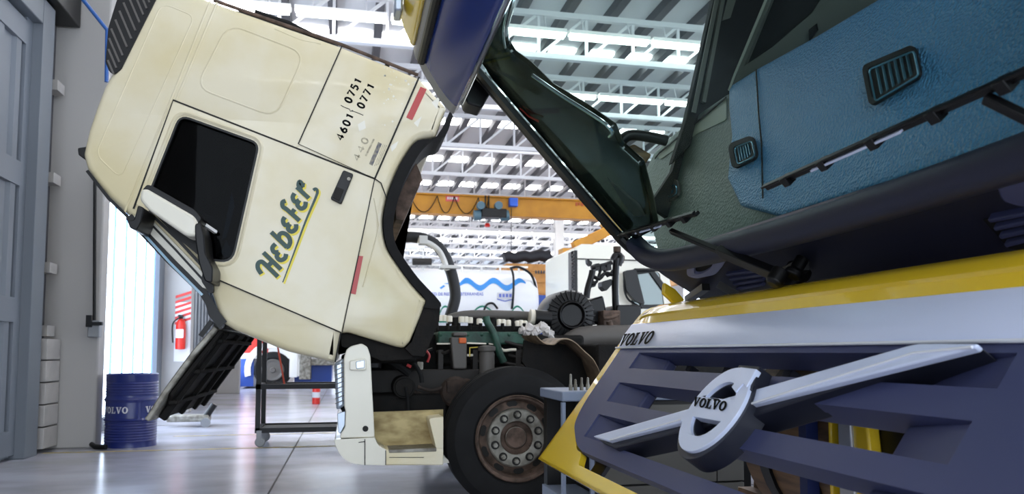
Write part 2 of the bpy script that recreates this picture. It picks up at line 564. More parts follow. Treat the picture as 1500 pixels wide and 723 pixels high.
# fluorescent tubes under the trusses
def tube_row(v, z, u0, n, step, ln, label, group):
    p = None
    for i in range(n):
        if p is None:
            t = thing('fluorescent_lamp', label, 'lamp', (u0, v, z), group)
            b = MB(); b.box((u0, v - .09, z + .02), (u0 + ln + .06, v + .09, z + .09)); b.build('housing', M['white'], t)
            b = MB(); b.bar((u0 + .3, v + .02, z + .06), (u0 + .3, v + .18, 7.38), .02, .02); b.bar((u0 + 1.2, v + .02, z + .06), (u0 + 1.2, v + .18, 7.38), .02, .02); b.build('hanger', M['truss'], t)
            b = MB(); b.cyl((u0 + .03, v - .05, z - .02), (u0 + ln + .03, v - .05, z - .02), .035, n=8); b.build('tube', M['tubem'], t)
            b = MB(); b.cyl((u0 + .03, v + .05, z - .02), (u0 + ln + .03, v + .05, z - .02), .035, n=8); b.build('tube', M['tubem'], t)
            p = t
        else:
            c = p.copy(); col.objects.link(c); c.location.x = u0 + i * step
            for ch in list(p.children):
                d = ch.copy(); col.objects.link(d); d.parent = c
ROWS = [(13.22, 'first', 6.93), (16.37, 'second', 6.93), (29.6, 'third', 6.93), (36.3, 'fourth', 6.93), (43.3, 'fifth', 6.93)]
NMS = ['in the brightest row, seen above the cream cab and through the windscreen', 'in the thinner row seen through the windscreen below the brightest one',
       'in the row just above the orange crane beam', 'in the row seen under the orange crane beam', 'in the lowest and farthest row over the tank']
for (v, _, z), nm in zip(ROWS, NMS):
    tube_row(v, z, -2.6, 12, 1.62, 1.5, 'white fluorescent lamp ' + nm, 'fluorescent lamps ' + nm)

# ------------------------------------------------------------------ overhead travelling crane
cv = 24.6
a = onV(600, 284, cv); c = onV(600, 308, cv)
t = thing('bridge_crane', 'orange overhead crane beam spanning the hall above the tank', 'crane', (2, cv, a.z))
zt, zb = a.z, c.z - .03
b = MB(); x0, x1 = U0 + .15, 18.5
b.box((x0, cv, zb), (x1, cv + .35, zt)); b.box((x0, cv - .08, zt), (x1, cv + .43, zt + .05)); b.box((x0, cv - .05, zb - .04), (x1, cv + .4, zb))
b.build('beam', M['crane'], t, bev=.01)
b = MB(); b.box((x0, cv - 1.2, zb - .2), (x0 + .3, cv + 1.5, zb)); b.box((x1 - .3, cv - 1.2, zb - .2), (x1, cv + 1.5, zb)); b.build('end_carriage', M['crane'], t)
b = MB(); p = onV(663, 290, cv - .05); b.box((p.x - .22, cv - .02, p.z - .1), (p.x + .22, cv, p.z + .1)); b.build('name_plate', mat('plate_pink_red', '#d9605a', .5), t)
b = MB()
for i in range(5): b.box((p.x - .17 + i * .07, cv - .024, p.z - .04), (p.x - .12 + i * .07, cv - .019, p.z + .04))
b.build('plate_print', M['offw'], t)
b = MB(); p = onV(852, 299, cv - .05)
for i in range(5): b.box((p.x - .2 + i * .1, cv - .03, p.z - .05 + .02 * (i % 2)), (p.x - .14 + i * .1, cv - .002, p.z + .06))
b.build('red_lettering', mat('faded_red', '#b8502a', .5), t)
b = MB()
us = [onV(x, 290, cv).x for x in (585, 600, 640, 665, 700, 715)]
for q in range(5):
    n = 9; b.tube([(us[q] + (us[q + 1] - us[q]) * i / n, cv - .1, zt - .04 - .55 * 4 * (i / n) * (1 - i / n)) for i in range(n + 1)], .016, 6)
b.build('festoon_cable', M['black'], t)
for x0_, x1_ in ((-3.55, -3.2), (18.4, 18.75)):
    b = MB(); b.box((x0_, 16.2, zb - .62), (x1_, VF - 2, zb - .2)); structure('crane_rail', b, M['crane'])
h = thing('crane_hoist', 'dark hoist trolley with grey-teal motors hanging from the orange crane beam', 'hoist', tuple(onV(718, 320, cv)))
b = MB(); q = onV(702, 321, cv); r = onV(738, 304, cv); b.box((q.x, cv - .5, q.z), (r.x, cv - .14, zb + .12)); b.box((q.x + .1, cv - .4, q.z + .05), (r.x - .1, cv + .3, zb - .08)); b.build('body', M['black'], h, bev=.04)
for pts in ([(694, 315), (704, 315)], [(733, 316), (745, 315)]):
    b = MB(); q, r = onV(*pts[0], cv - .3), onV(*pts[1], cv - .3); b.cyl(q, r, .17); b.build('motor', M['teal'], h)
for x in (704, 730):
    b = MB(); q = onV(x, 301, cv - .45); b.cyl(q + V3((0, -.1, 0)), q + V3((0, .1, 0)), .13); b.build('wheel', M['teal'], h)
b = MB()
for x in (711, 716): b.bar(onV(x, 286, cv - .14), onV(x, 308, cv - .14), .04, .04)
b.tube([onV(749, 304, cv - .1), onV(749, 345, cv - .1), onV(749, 368, cv - .1)], .012, 6); b.build('cable', M['black'], h)
b = MB(); q = onV(745, 303, cv - .1); r = onV(757, 291, cv - .1); b.box((q.x, cv - .3, q.z), (r.x, cv - .06, r.z)); b.build('control_box', M['bluebox'], h, bev=.02)
b = MB(); q = onV(714, 330, cv); b.lathe([(0, -.06), (.08, -.05), (.1, 0), (.06, .07), (0, .09)], q, (0, 0, 1), 14); b.build('hook_block', M['extr'], h)

# ------------------------------------------------------------------ tank lorry in the distance
tv, tr = 20.0, .95
top = onV(690, 392, tv + tr * .5)
tz = top.z - tr
xr = onV(786, 440, tv + tr).x; xl = onV(520, 440, tv + tr).x


def on_tank(px, py, up=.012):
    v = tv
    for _ in range(12):
        p = onV(px, py, v); dz = max(-.98, min(.98, (p.z - tz) / (tr + up))); v = tv + tr - (tr + up) * sqrt(1 - dz * dz)
    return onV(px, py, v)


t = thing('tank_lorry', 'white tank lorry with a blue wave stripe parked beyond the engine', 'truck', (xl + 2, tv + tr, 0))
b = MB(); b.lathe([(0, 0), (tr * .5, .04), (tr * .85, .14), (tr, .36), (tr, xr - xl - .36), (tr * .85, xr - xl - .14), (tr * .5, xr - xl - .04), (0, xr - xl)], (xl, tv + tr, tz), (1, 0, 0), 56)
b.build('tank', M['tank'], t, smooth=50)
b = MB(); tp = []; bt = []
for i in range(41):
    f = i / 40; x = 668 + (770 - 668) * f
    y = 416 + 5.5 * sin(f * 2 * pi * 2.6 + 2.2)
    wd = 4.2 * min(1, .35 + f * 5, .3 + (1 - f) * 6)
    tp.append((x, y - wd)); bt.append((x, y + wd))
vs = [on_tank(*p) for p in tp] + [on_tank(*p) for p in bt]; n = 41
b.add(vs, [[i, i + 1, n + i + 1, n + i] for i in range(n - 1)])
vs = [on_tank(*p) for p in [(644, 421), (650, 417), (652, 419), (646, 423)]]; b.add(vs, [[0, 1, 2, 3]])
vs = [on_tank(*p) for p in [(650, 415), (668, 412), (668, 420), (660, 416)]]; b.add(vs, [[0, 1, 2, 3]])
b.build('wave_stripe', M['wave'], t)
b = MB()
for c0, c1, hh in ((641, 668, 19), (668, 690, 9), (688, 732, 19), (746, 774, 19)):
    tp = [(c0 + (c1 - c0) * i / 12, 466 - hh * sin(pi * (i / 12) ** .8)) for i in range(13)]
    vs = [on_tank(*p, .01) for p in tp] + [on_tank(p[0], 472, .01) for p in tp]
    b.add(vs, [[i, i + 1, 14 + i, 13 + i] for i in range(12)])
b.build('hill_stripe', M['tgreen'], t)


def text_obj(name, body, px0, px1, py, hpx, mt, parent, fn, bold=0):
    cu = bpy.data.curves.new(name, 'FONT'); cu.body = body; cu.size = 1; cu.offset = bold
    o = bpy.data.objects.new(name, cu); col.objects.link(o)
    bpy.context.view_layer.update()
    dep = bpy.context.evaluated_depsgraph_get(); me = bpy.data.meshes.new_from_object(o.evaluated_get(dep))
    bpy.data.objects.remove(o); xs = [v.co.x for v in me.vertices]; ys = [v.co.y for v in me.vertices]
    x0, x1 = min(xs), max(xs); y0, y1 = min(ys), max(ys); root = parent
    while root.parent: root = root.parent
    for v in me.vertices:
        p = fn((v.co.x - x0) / (x1 - x0), (v.co.y - y0) / (y1 - y0)); v.co = p - ORG[root]
    me.materials.clear(); me.materials.append(mt)
    o = bpy.data.objects.new(name, me); col.objects.link(o); o.parent = parent
    return o


text_obj('side_lettering', 'ENTO DE REDES SUBTERRANEAS', 0, 0, 0, 0, M['pblue'], t, lambda x, y: on_tank(625 + 83 * x, 432.5 - 4.5 * y, .014), .01)
b = MB(); pt = roundpoly([(728, 428), (752, 428), (752, 438), (728, 438)], 1.5)
b.prism([on_tank(*p, .012) for p in pt], (0, .004, 0)); b.build('logo_plate', M['offw'], t)
b = MB()
for x in (731, 736, 741, 746): b.prism([on_tank(*p, .02) for p in [(x, 430), (x + 3.4, 430), (x + 3.4, 435), (x, 435)]], (0, .004, 0))
b.prism([on_tank(*p, .02) for p in [(728, 437), (740, 440), (752, 437), (752, 438.5), (740, 441.5), (728, 438.5)]], (0, .004, 0))
b.build('logo_print', M['pblue'], t)
b = MB(); zt = tz + tr
b.bar((xl, tv + .55, zt + .06), (xr - .35, tv + .55, zt + .06), .06, .05)
for i in range(9):
    x = xl + .2 + i * (xr - xl - .8) / 8
    b.bar((x, tv + .55, zt - .1), (x, tv + .55, zt + (.5 if x < onV(625, 390, tv).x else .08)), .05, .05)
q0, q1 = onV(580, 361, tv + .5), onV(622, 361, tv + .5)
b.bar(q0, q1, .16, .16)
b.build('catwalk', M['white'], t)
b = MB(); b.tube([onV(604, 383, tv + .4), onV(632, 383, tv + .4)], .09, 10); b.build('suction_pipe', M['frame'], t)
b = MB(); b.tube([onV(749, 393, tv - .02), onV(752, 405, tv - .08), onV(752, 430, tv - .1), onV(750, 452, tv)], .03, 8, 4)
b.tube([onV(747, 393, tv), onV(760, 391, tv), onV(778, 402, tv + .1), onV(786, 425, tv + .3), onV(788, 440, tv + .4)], .035, 8, 4)
b.tube([onV(708, 457, tv - .1), onV(713, 446, tv - .1), onV(722, 444, tv - .1), onV(729, 452, tv - .1)], .03, 8, 4); b.build('black_hose', M['black'], t)
b = MB(); b.box((xl, tv + .3, .75), (xr + 1.2, tv + 1.6, tz - tr * .85)); b.build('chassis', M['frame'], t)
for x in (xl + .8, xl + 2.0, xr - .4):
    b = MB(); b.lathe([(.2, 0), (.3, .02), (.5, .04), (.52, .08), (.52, .3), (.2, .3)], (x, tv + .25, .52), (0, 1, 0), 28); b.build('wheel', M['rub'], t)
b = MB(); q0, q1 = onV(789, 456, tv + .2), onV(804, 432, tv + .2); b.box((q0.x, tv + .2, q0.z - .6), (q1.x, tv + 1.2, q1.z)); b.build('cabinet', M['dblue'], t)

# orange crates with a rolled tarp
cvv = 24.0
t = thing('storage_container', 'orange steel container behind the tank lorry', 'container', tuple(V3((onV(800, 400, cvv).x, cvv, 0))))
b = MB(); q0, q1 = onV(742, 440, cvv), onV(850, 388, cvv); b.box((q0.x, cvv, 0), (q1.x, cvv + 2.2, q1.z))
for i in range(5):
    z = q1.z - .25 - i * .35; b.box((q0.x, cvv - .04, z), (q1.x, cvv, z + .07))
b.build('body', M['wood'], t)
b = MB()
for i in range(5): q = onV(784 + i * 4, 398, cvv - .05); b.box((q.x, cvv - .045, q.z - .05), (q.x + .05, cvv - .038, q.z + .05))
b.build('lettering', M['purl'], t)
q0, q1 = onV(738, 377, cvv + .4), onV(806, 374, cvv + .4)
b = MB(); b.tube([q0 + (q1 - q0) * (i / 9) + V3((0, 0, .04 * sin(i * 2.1))) for i in range(10)], [.17, .2], 12)
b.build('tarp_roll', M['tarp'], label='rolled black tarpaulin on top of the orange container', cat='tarpaulin')

# ------------------------------------------------------------------ cream truck cab in the middle distance
sv = 13.6
t = thing('lorry', 'cream lorry cab parked behind the round black air filter', 'truck', tuple(V3((onV(900, 500, sv).x, sv, 0))))
ux = onV(846, 400, sv).x
zt = onV(846, 357, sv).z
prof = [(ux, .9), (ux, zt - .06), (ux + .08, zt), (ux + 1.45, zt), (ux + 1.75, zt - .3), (ux + 1.95, 1.9), (ux + 2.0, .9)]
wp = roundpoly([(ux + 1.05, 1.95), (ux + 1.72, 1.95), (ux + 1.62, 2.65), (ux + 1.05, 2.65)], .06)
b = MB(); b.prism([(x, sv, z) for x, z in prof], (0, .06, 0), [[(x, sv, z) for x, z in wp]])
b.prism([(x, sv + 2.3, z) for x, z in prof], (0, .06, 0))
for i in range(len(prof)):
    (x, z), (x2, z2) = prof[i], prof[(i + 1) % len(prof)]
    b.add([(x, sv + .06, z), (x2, sv + .06, z2), (x2, sv + 2.3, z2), (x, sv + 2.3, z)], [[0, 1, 2, 3]])
b.build('cab', M['creamw'], t)
b = MB(); b.prism([(x, sv + .02, z) for x, z in wp], (0, .01, 0)); b.build('window', glass_mat('lorry_window', '#b8d4d4', .2), t)
b = MB(); b.box((ux + .2, sv + .8, 1.0), (ux + .9, sv + 1.8, 2.5)); b.build('seat', M['int'], t)
b = MB(); q = onU(840, 405, ux); b.box((ux - .06, sv + .08, zt - .95), (ux, sv + .4, zt - .12))
b.build('side_louvre', M['greypl'], t)
b = MB()
for i in range(12): b.box((ux - .075, sv + .03, zt - .92 + i * .064), (ux - .055, sv + .18, zt - .89 + i * .064))
b.box((ux - .06, sv + .0, zt - .95), (ux - .0, sv + .2, zt - .12)); b.build('louvre_slat', M['black'], t)
b = MB(); b.box((ux - 3.5, sv + .3, .6), (ux + 2, sv + 2, .9)); b.build('chassis', M['frame'], t)
for x in (ux + 1.2, ux - 2.2):
    b = MB(); b.lathe([(.2, 0), (.3, .02), (.5, .04), (.52, .08), (.52, .3), (.2, .3)], (x, sv + .05, .52), (0, 1, 0), 28); b.build('wheel', M['rub'], t)
b = MB()
fr = roundpoly([(934, 408), (958, 402), (990, 446), (975, 452), (950, 452)], 4)
b.prism([onV(*p, sv - .28) for p in roundpoly([(915, 396), (932, 394), (945, 446), (930, 440), (918, 425)], 4)], (0, .12, 0)); b.build('door_mirror', M['black'], t)
b = MB(); b.tube([onV(914, 398, sv - .2), onV(915, 425, sv - .2), onV(922, 440, sv - .2), onV(940, 450, sv - .1)], .02, 8, 4); b.tube([onV(930, 395, sv - .2), onV(965, 395, sv + .0)], .03, 8); b.build('mirror_arm', M['black'], t)
b = MB(); b.prism([onV(*p, sv - .02) for p in [(928, 394), (955, 392), (1000, 450), (940, 452)]], (0, .04, 0), [[onV(*p, sv - .02) for p in [(932, 402), (952, 399), (985, 445), (943, 446)]]]); b.build('window_frame', M['black'], t)
b = MB(); q0, q1 = onV(846, 367, sv), onV(925, 374, sv); b.bar((ux, sv - .01, zt - .28), (ux + 1.5, sv - .01, zt - .28), .02, .02); b.build('gutter', M['seam'], t)

# crane jib behind it
t2 = thing('loader_crane', 'yellow folded jib rising behind the cream lorry cab', 'crane', tuple(onV(878, 345, 17.0)))
b = MB(); b.bar(onV(840, 362, 17), onV(925, 322, 17), .28, .24); b.build('jib', M['crane'], t2, bev=.02)
b = MB(); q = onV(893, 326, 16.9); b.cyl(q, q + V3((0, .4, 0)), .1); b.build('pivot', M['crane'], t2)
b = MB(); q = onV(835, 364, 17); b.box((q.x - .2, 16.9, 0), (q.x + .2, 17.3, q.z)); b.build('post', M['crane'], t2)
# far white post
b = MB(); q = onV(820, 340, 33); b.box((q.x - .2, 33, 0), (q.x + .2, 33.4, ZR)); structure('pillar', b, M['white'])

# ------------------------------------------------------------------ red, white and blue lorry at the far left
rv = 25.5
P = uv(rv)
t = thing('lorry', 'red white and blue lorry parked far behind the black cart', 'truck', tuple(V3((onV(420, 560, rv).x, rv, 0))))
q = lambda x, y: onV(x, y, rv)
b = MB(); a_, b_ = q(350, 517), q(400, 472); b.box((a_.x, rv, a_.z), (q(393, 500).x, rv + 2.3, b_.z)); b.build('upper_body', M['extr'], t)
b = MB(); b.box((q(393, 500).x, rv + .02, a_.z), (b_.x + 2.4, rv + 2.3, b_.z)); b.build('rear_body', M['white'], t)
b = MB(); a_, b_ = q(350, 525), q(400, 517); b.box((a_.x, rv - .01, a_.z), (b_.x + 2.4, rv + 2.3, b_.z)); b.build('stripe', M['white'], t)
b = MB(); a_, b_ = q(350, 568), q(372, 525); b.box((a_.x, rv, a_.z + .05), (b_.x, rv + 2.3, b_.z)); b.build('lower_body', M['dblue'], t); b = MB()
a_, b_ = q(430, 560), q(486, 520); b.box((a_.x, rv + .3, a_.z), (b_.x, rv + 2.3, b_.z)); b.build('lower_body', M['dblue'], t)
w_ = q(400, 541); R_ = .58
b = MB()
n = 20; o = []; ii = []
for k in range(n + 1):
    th = pi * (-.08 + 1.16 * k / n); o.append((w_.x + cos(th) * .86, w_.z + sin(th) * .9)); ii.append((w_.x + cos(th) * .68, w_.z + sin(th) * .7))
b.prism([(x, rv - .08, z) for x, z in o + ii[::-1]], (0, .5, 0)); b.build('wheel_arch', M['white'], t)
b = MB(); b.lathe([(.0, .12), (.18, .1), (.2, .02), (.33, .05), (.4, 0), (R_ - .04, .02), (R_, .06), (R_, .3), (.1, .3)], (w_.x, rv - .1, R_), (0, 1, 0), 36); b.build('wheel', M['rub'], t)
b = MB(); b.lathe([(0, .0), (.07, .0), (.1, .06), (.22, .05), (.32, .0), (.35, .04)], (w_.x, rv - .12, R_), (0, 1, 0), 28); b.build('hub', M['greypl'], t)
b = MB(); a_, b_ = q(438, 560), q(456, 515); b.box((a_.x, rv - .1, a_.z + .1), (b_.x, rv + .6, b_.z)); a_, b_ = q(440, 535), q(490, 520); b.box((a_.x, rv, a_.z), (b_.x, rv + .5, b_.z)); b.build('step_box', M['steel'], t, bev=.03)
b = MB(); a_, b_ = q(424, 552), q(436, 520); b.box((a_.x, rv - .1, a_.z), (b_.x, rv + .2, b_.z)); b.build('door_post', M['white'], t)

# fire bucket / red canister on floor
p = onV(463, 588, 17.6); u = p.x
t = thing('canister', 'small red and white canister standing on the floor beyond the black cart', 'canister', (u, 17.6, 0))
b = MB(); b.lathe([(0, 0), (.085, 0), (.085, .33), (.06, .37), (0, .38)], (u, 17.6, 0), (0, 0, 1), 20); b.build('body', M['extr'], t)
b = MB(); b.lathe([(.087, .14), (.088, .14), (.088, .26), (.087, .26)], (u, 17.6, 0), (0, 0, 1), 20); b.build('band', M['offw'], t)

# ------------------------------------------------------------------ blue drum
dc = V3((-2.58, 10.22, 0))
t = thing('oil_drum', 'dark blue steel oil drum with white lettering beside the wall pillar', 'drum', tuple(dc))
R = .29; prof = [(0, .015), (R - .02, .015), (R - .015, 0), (R, 0), (R, .02)]
z = .06
for k in range(9): prof += [(R - .004, z), (R + .003, z + .018)]; z += .034
for zz in (.345, ): prof += [(R, zz - .02), (R + .018, zz), (R, zz + .02)]
prof += [(R, .56)]
prof += [(R, .57), (R + .018, .6), (R, .625)]
z = .65
for k in range(6): prof += [(R - .004, z), (R + .003, z + .018)]; z += .034
prof += [(R, .9), (R + .004, .915), (R - .004, .925), (R - .02, .9), (0, .9)]
prof = [(r, h * .945) for r, h in prof]
b = MB(); b.lathe(prof, dc, (0, 0, 1), 56); b.build('body', M['drum'], t)
for a0 in (-2.65, -.79):
    b = MB()
    fn = lambda x, y: dc + V3((cos(a0 + x * 1.2) * (R + .004), sin(a0 + x * 1.2) * (R + .004), .41 + y * .075))
    volvo(b, fn, (0, 0, 0.0005)); b.build('lettering', M['offw'], t)
b = MB(); b.lathe([(0, .0), (.035, 0), (.035, .02), (0, .02)], dc + V3((.15, .05, .85)), (0, 0, 1), 12); b.build('bung', M['black'], t)
b = MB(); b.tube([(-2.95, 10.0, .05), (-2.88, 9.9, .03), (-2.75, 9.85, .03)], .03, 8); b.build('rubber_wheel_chock', M['black'], label='small black rubber chock on the floor beside the blue drum', cat='chock')

# ------------------------------------------------------------------ black cart
gv = 9.75
q = lambda x, y: onV(x, y, gv)
l, r = q(378, 600).x, 1.0
zt, zm, zb = q(378, 485).z, q(378, 566).z, q(378, 630).z
t = thing('cart', 'black steel frame cart on castors under the tilted cream cab', 'cart', ((l + r) / 2, gv + .3, 0))
for i, (x, v) in enumerate(((l, gv), (l, gv + .62), (r, gv), (r, gv + .62))):
    b = MB(); b.bar((x, v, zb), (x, v, zt), .055, .055, (0, 1, 0)); b.build('post', M['cartb'], t)
    b = MB(); b.lathe([(0, -.02), (.05, -.02), (.06, -.012), (.06, .012), (.05, .02), (0, .02)], (x + .03, v, .06), (0, 1, 0), 20)
    b.build('castor', M['castor'], t)
    b = MB(); b.box((x - .01, v - .035, .06), (x + .05, v - .025, zb)); b.box((x - .01, v + .025, .06), (x + .05, v + .035, zb)); b.build('castor_fork', M['castor'], t)
for nm, z in (('top_frame', zt), ('shelf', zm), ('bottom_shelf', zb)):
    b = MB()
    for v in (gv, gv + .62): b.bar((l - .03 if z < zt else l - .25, v, z), (r + .03, v, z), .055, .06)
    for x in (l, r): b.bar((x, gv, z), (x, gv + .62, z), .055, .06)
    if z < zt: b.use(1); b.box((l, gv + .02, z - .01), (r, gv + .6, z + .012))
    b.build(nm, [M['cartb'], M['frame']], t)
b = MB(); b.bar((q(415, 520).x, gv + .3, zm), (q(400, 470).x, gv + .3, zt), .02, .02); b.build('red_rod', mat('rod_red', '#c9482c', .5), t)

# a low grey trolley behind the hanging lid
t = thing('floor_jack', 'low grey floor jack with a small wheel behind the hanging black lid', 'jack', (-1.9, 13.0, 0))
p = onV(280, 594, 12.5)
b = MB(); b.box((p.x - .35, 12.5, .08), (p.x + .25, 12.8, .18)); b.build('body', M['steel'], t, bev=.02)
b = MB(); b.lathe([(0, -.02), (.07, -.02), (.07, .02), (0, .02)], (p.x + .22, 12.46, .07), (0, 1, 0), 16); b.build('wheel', M['castor'], t)
b = MB(); b.cyl((p.x + .2, 12.6, .15), (p.x + .32, 12.6, .34), .05); b.build('arm', M['black'], t)

# ------------------------------------------------------------------ the cream truck with its cab tilted forward
SV, SW = 5.4, 2.45
TX = thing('truck', 'cream truck with green sign lettering and its cab tilted forward over the front bumper', 'truck', (1.2, SV + 1.2, 0))
s = lambda x, y, up=0.0: onV(x, y, SV - up)      # point on the truck's near side, raised by up


def S(pts, up=0.0):                              # positions on the side plane, then raised straight out of it
    return [onV(a, c, SV) - V3((0, up, 0)) for a, c in pts]


UPS = V3((0, -1, 0))
outline = [(168, 96), (186, 45), (205, -10), (222, -38), (262, -20), (310, 0), (500, 66), (614, 112), (655, 156), (639, 199)] + \
    smooth2([(639, 199), (612, 204), (596, 223), (582, 248), (569, 280), (562, 310), (561, 332), (566, 360), (580, 383), (604, 416), (626, 440)], 3)[1:] + \
    [(612, 474), (601, 500), (592, 509), (580, 507), (510, 486), (499, 487), (490, 531), (420, 514), (345, 484), (328, 474), (319, 458), (308, 425),
     (297, 424), (250, 381), (212, 343), (190, 317), (160, 290), (137, 263), (126, 246), (120, 225), (128, 190), (138, 160), (151, 126)]
outline = roundpoly(outline, 3, 2)
win = roundpoly([(263, 167), (381, 209), (341, 386), (300, 380), (214, 291)], [16, 14, 20, 14, 8], 5)
b = MB()
# near side: stepped rim so the edges roll off, window opening left free
rim = [(0.0, .05), (.006, .03), (.018, .012), (.045, .0), (.09, -.004)]
rings = [[V3((p.x, SV + d, p.z)) for p in S(inset(outline, i * 225))] for d, i in [(0, .045), (.008, .024), (.022, .009), (.05, 0.0), (.09, 0.0)]]
n = len(outline)
wr = S(win)
vs = rings[0] + wr
tri = geometry.tessellate_polygon([rings[0], wr])
b.add(vs, [list(x) for x in tri])
nb = len(win); b.add(wr + [p + V3((0, .07, 0)) for p in wr], [[i, (i + 1) % nb, nb + (i + 1) % nb, nb + i] for i in range(nb)])
for k in range(len(rings) - 1):
    b.add(rings[k] + rings[k + 1], [[i, (i + 1) % n, n + (i + 1) % n, n + i] for i in range(n)])
near = rings[-1]; far = [V3((p.x, SV + SW, p.z)) for p in near]
# skin round the cab, left open where the windscreen sits
ws_i = [i for i in range(n) if 196 < outline[i][0] < 300 and 322 < outline[i][1] < 424]
fs = []
for i in range(n):
    j = (i + 1) % n
    if (i in ws_i) or (j in ws_i): continue
    fs.append([i, j, n + j, n + i])
b.add(near + far, fs)
b.add(far, [list(range(n))])
cab = b.build('cab', M['cream'], TX, smooth=50)
# interior
b = MB(); inn = [p + V3((0, .06, 0)) for p in S(inset(outline, 12))]
b.prism([p + V3((0, 1.6, 0)) for p in inn], (0, .02, 0)); b.build('cab_lining', M['int'], cab)
b = MB(); b.prism([p + V3((0, .5, 0)) for p in S(roundpoly([(300, 120), (400, 190), (372, 250), (330, 215), (296, 300), (262, 285)], 12))], (0, .5, 0)); b.build('seat', M['int'], cab)
b = MB(); c_ = s(322, 352) + V3((0, .45, 0)); b.lathe([(.19 + .014 * cos(a * pi / 4), .014 * sin(a * pi / 4)) for a in range(8)], c_, (.55, .25, -.8), 36, closed=True); b.bar(c_ + V3((-.15, -.05, -.1)), c_ + V3((.15, .05, .1)), .03, .02); b.build('steering_wheel', M['black'], cab)
b = MB(); b.prism(S([(323, 350), (338, 279), (342, 300), (330, 346)], -.045), (0, .01, 0)); b.build('inner_mirror', mat('mirror_reflection_blue', '#b9d8f0', .4), cab); b = MB(); b.prism(S([(322, 368), (330, 350), (336, 362), (340, 372), (328, 376)], -.045), (0, .01, 0)); b.build('inner_mirror', mat('mirror_reflection_blue', '#b9d8f0', .4), cab)  # what the mirrors reflect is painted as a matt pale blue
b = MB(); b.prism(S(win, -.03), (0, .006, 0)); b.build('side_window', M['darkglass'], cab)
b = MB(); win2 = inset(win, 3)
b.prism(S(win, .004), (0, .03, 0), [S(win2, .004)]); b.build('window_seal', M['black'], cab)
# windscreen seen edge on
b = MB(); e0, e1 = s(190, 317), s(318, 455)
edge = [onV(x, y, SV + .03) for x, y in [(190, 320), (212, 345), (250, 384), (297, 430), (316, 460)]]
b.add(edge + [p + V3((0, SW - .06, 0)) for p in edge], [[i, i + 1, 6 + i, 5 + i] for i in range(4)])
b.build('windscreen', M['darkglass'], cab)
b = MB(); b.stroke(S([(189, 317), (213, 343), (250, 382), (297, 427), (317, 460), (328, 474)], .0), .05, UPS, .012); b.stroke(S([(128, 250), (160, 291), (189, 319)], -.0), .02, UPS, .01); b.build('windscreen_seal', M['black'], cab)
b = MB(); b.stroke(S([(200, 330), (250, 385), (297, 432)], -.0), .016, UPS, .02); b.build('glass_edge_line', mat('glass_edge_blue', '#9fc3d8', .1), cab)

# door with its own skin, pressed lines and dark gaps
door = [(254, 148), (549, 262), (500, 486), (312, 407), (300, 395), (206, 304), (199, 298)]
b = MB(); b.prism(S(door, .006), (0, .01, 0), [S(inset(win, -2), .006)])
dr = b.build('door', M['cream'], TX, bev=.003, smooth=0)
b = MB()
for pts, wd in (([(196, 306), (254, 147), (549, 262)], .012), ([(549, 261), (501, 487)], .007), ([(309, 405), (500, 487)], .009), ([(501, 68), (437, 211)], .008), ([(614, 113), (549, 262)], .012),
                ([(549, 262), (558, 268), (566, 290)], .008), ([(437, 211), (549, 262)], .004), ([(499, 487), (491, 530)], .01)):
    b.stroke(S(pts, .007), wd, UPS, .002)
b.build('panel_gap', M['seam'], cab)
b = MB()
for pts in ([(308, 2), (252, 142), (182, 312)], [(318, 4), (258, 146)], ):
    b.tube(S(pts, .0), .008, 6)
rp = roundpoly([(335, 35), (447, 78), (404, 172), (287, 128)], 24, 5); rp.append(rp[0]); b.tube(S(rp, -.004), .009, 6)
rp = roundpoly([(237, 4), (285, 24), (177, 262), (140, 226)], [16, 12, 16, 14], 5); rp.append(rp[0]); b.tube(S(rp, -.004), .007, 6)
b.tube(S([(436, 214), (352, 400)], -.002), .007, 6)
b.tube(S([(402, 42), (440, 58), (470, 64)], -.004), .007, 6)
b.tube(S([(532, 420), (556, 330), (548, 290)], -.004), .008, 6)
b.build('pressed_line', M['cream'], cab)
b = MB(); rp = inset(win, -5); rp.append(rp[0]); b.tube(S(rp, .002), .012, 6); b.build('window_surround', M['cream'], dr)
hp = roundpoly([(503, 250), (518, 256), (500, 300), (484, 292)], 3)
b = MB(); b.prism(S(hp, .03), (0, .03, 0)); b.use(1); b.prism(S([(493, 275), (504, 279), (497, 296), (487, 291)], .034), (0, .01, 0)); b.build('door_handle', [M['black'], M['seam']], dr, bev=.004)
b = MB(); p = s(511, 262, .034); b.cyl(p, p + V3((0, -.006, 0)), .012); b.build('lock', M['steel'], dr)
# A pillar strips below the mirror
b = MB(); b.prism(S([(204, 308), (214, 312), (303, 404), (308, 424), (297, 422), (196, 318)], .012), (0, .012, 0)); b.build('pillar_strip', M['creamw'], cab, bev=.004)
b = MB(); b.stroke(S([(212, 318), (258, 366), (298, 410)], .014), .014, UPS, .003); b.stroke(S([(218, 310), (262, 352), (299, 392)], .012), .02, UPS, .006); b.build('pillar_seam', M['black'], cab)

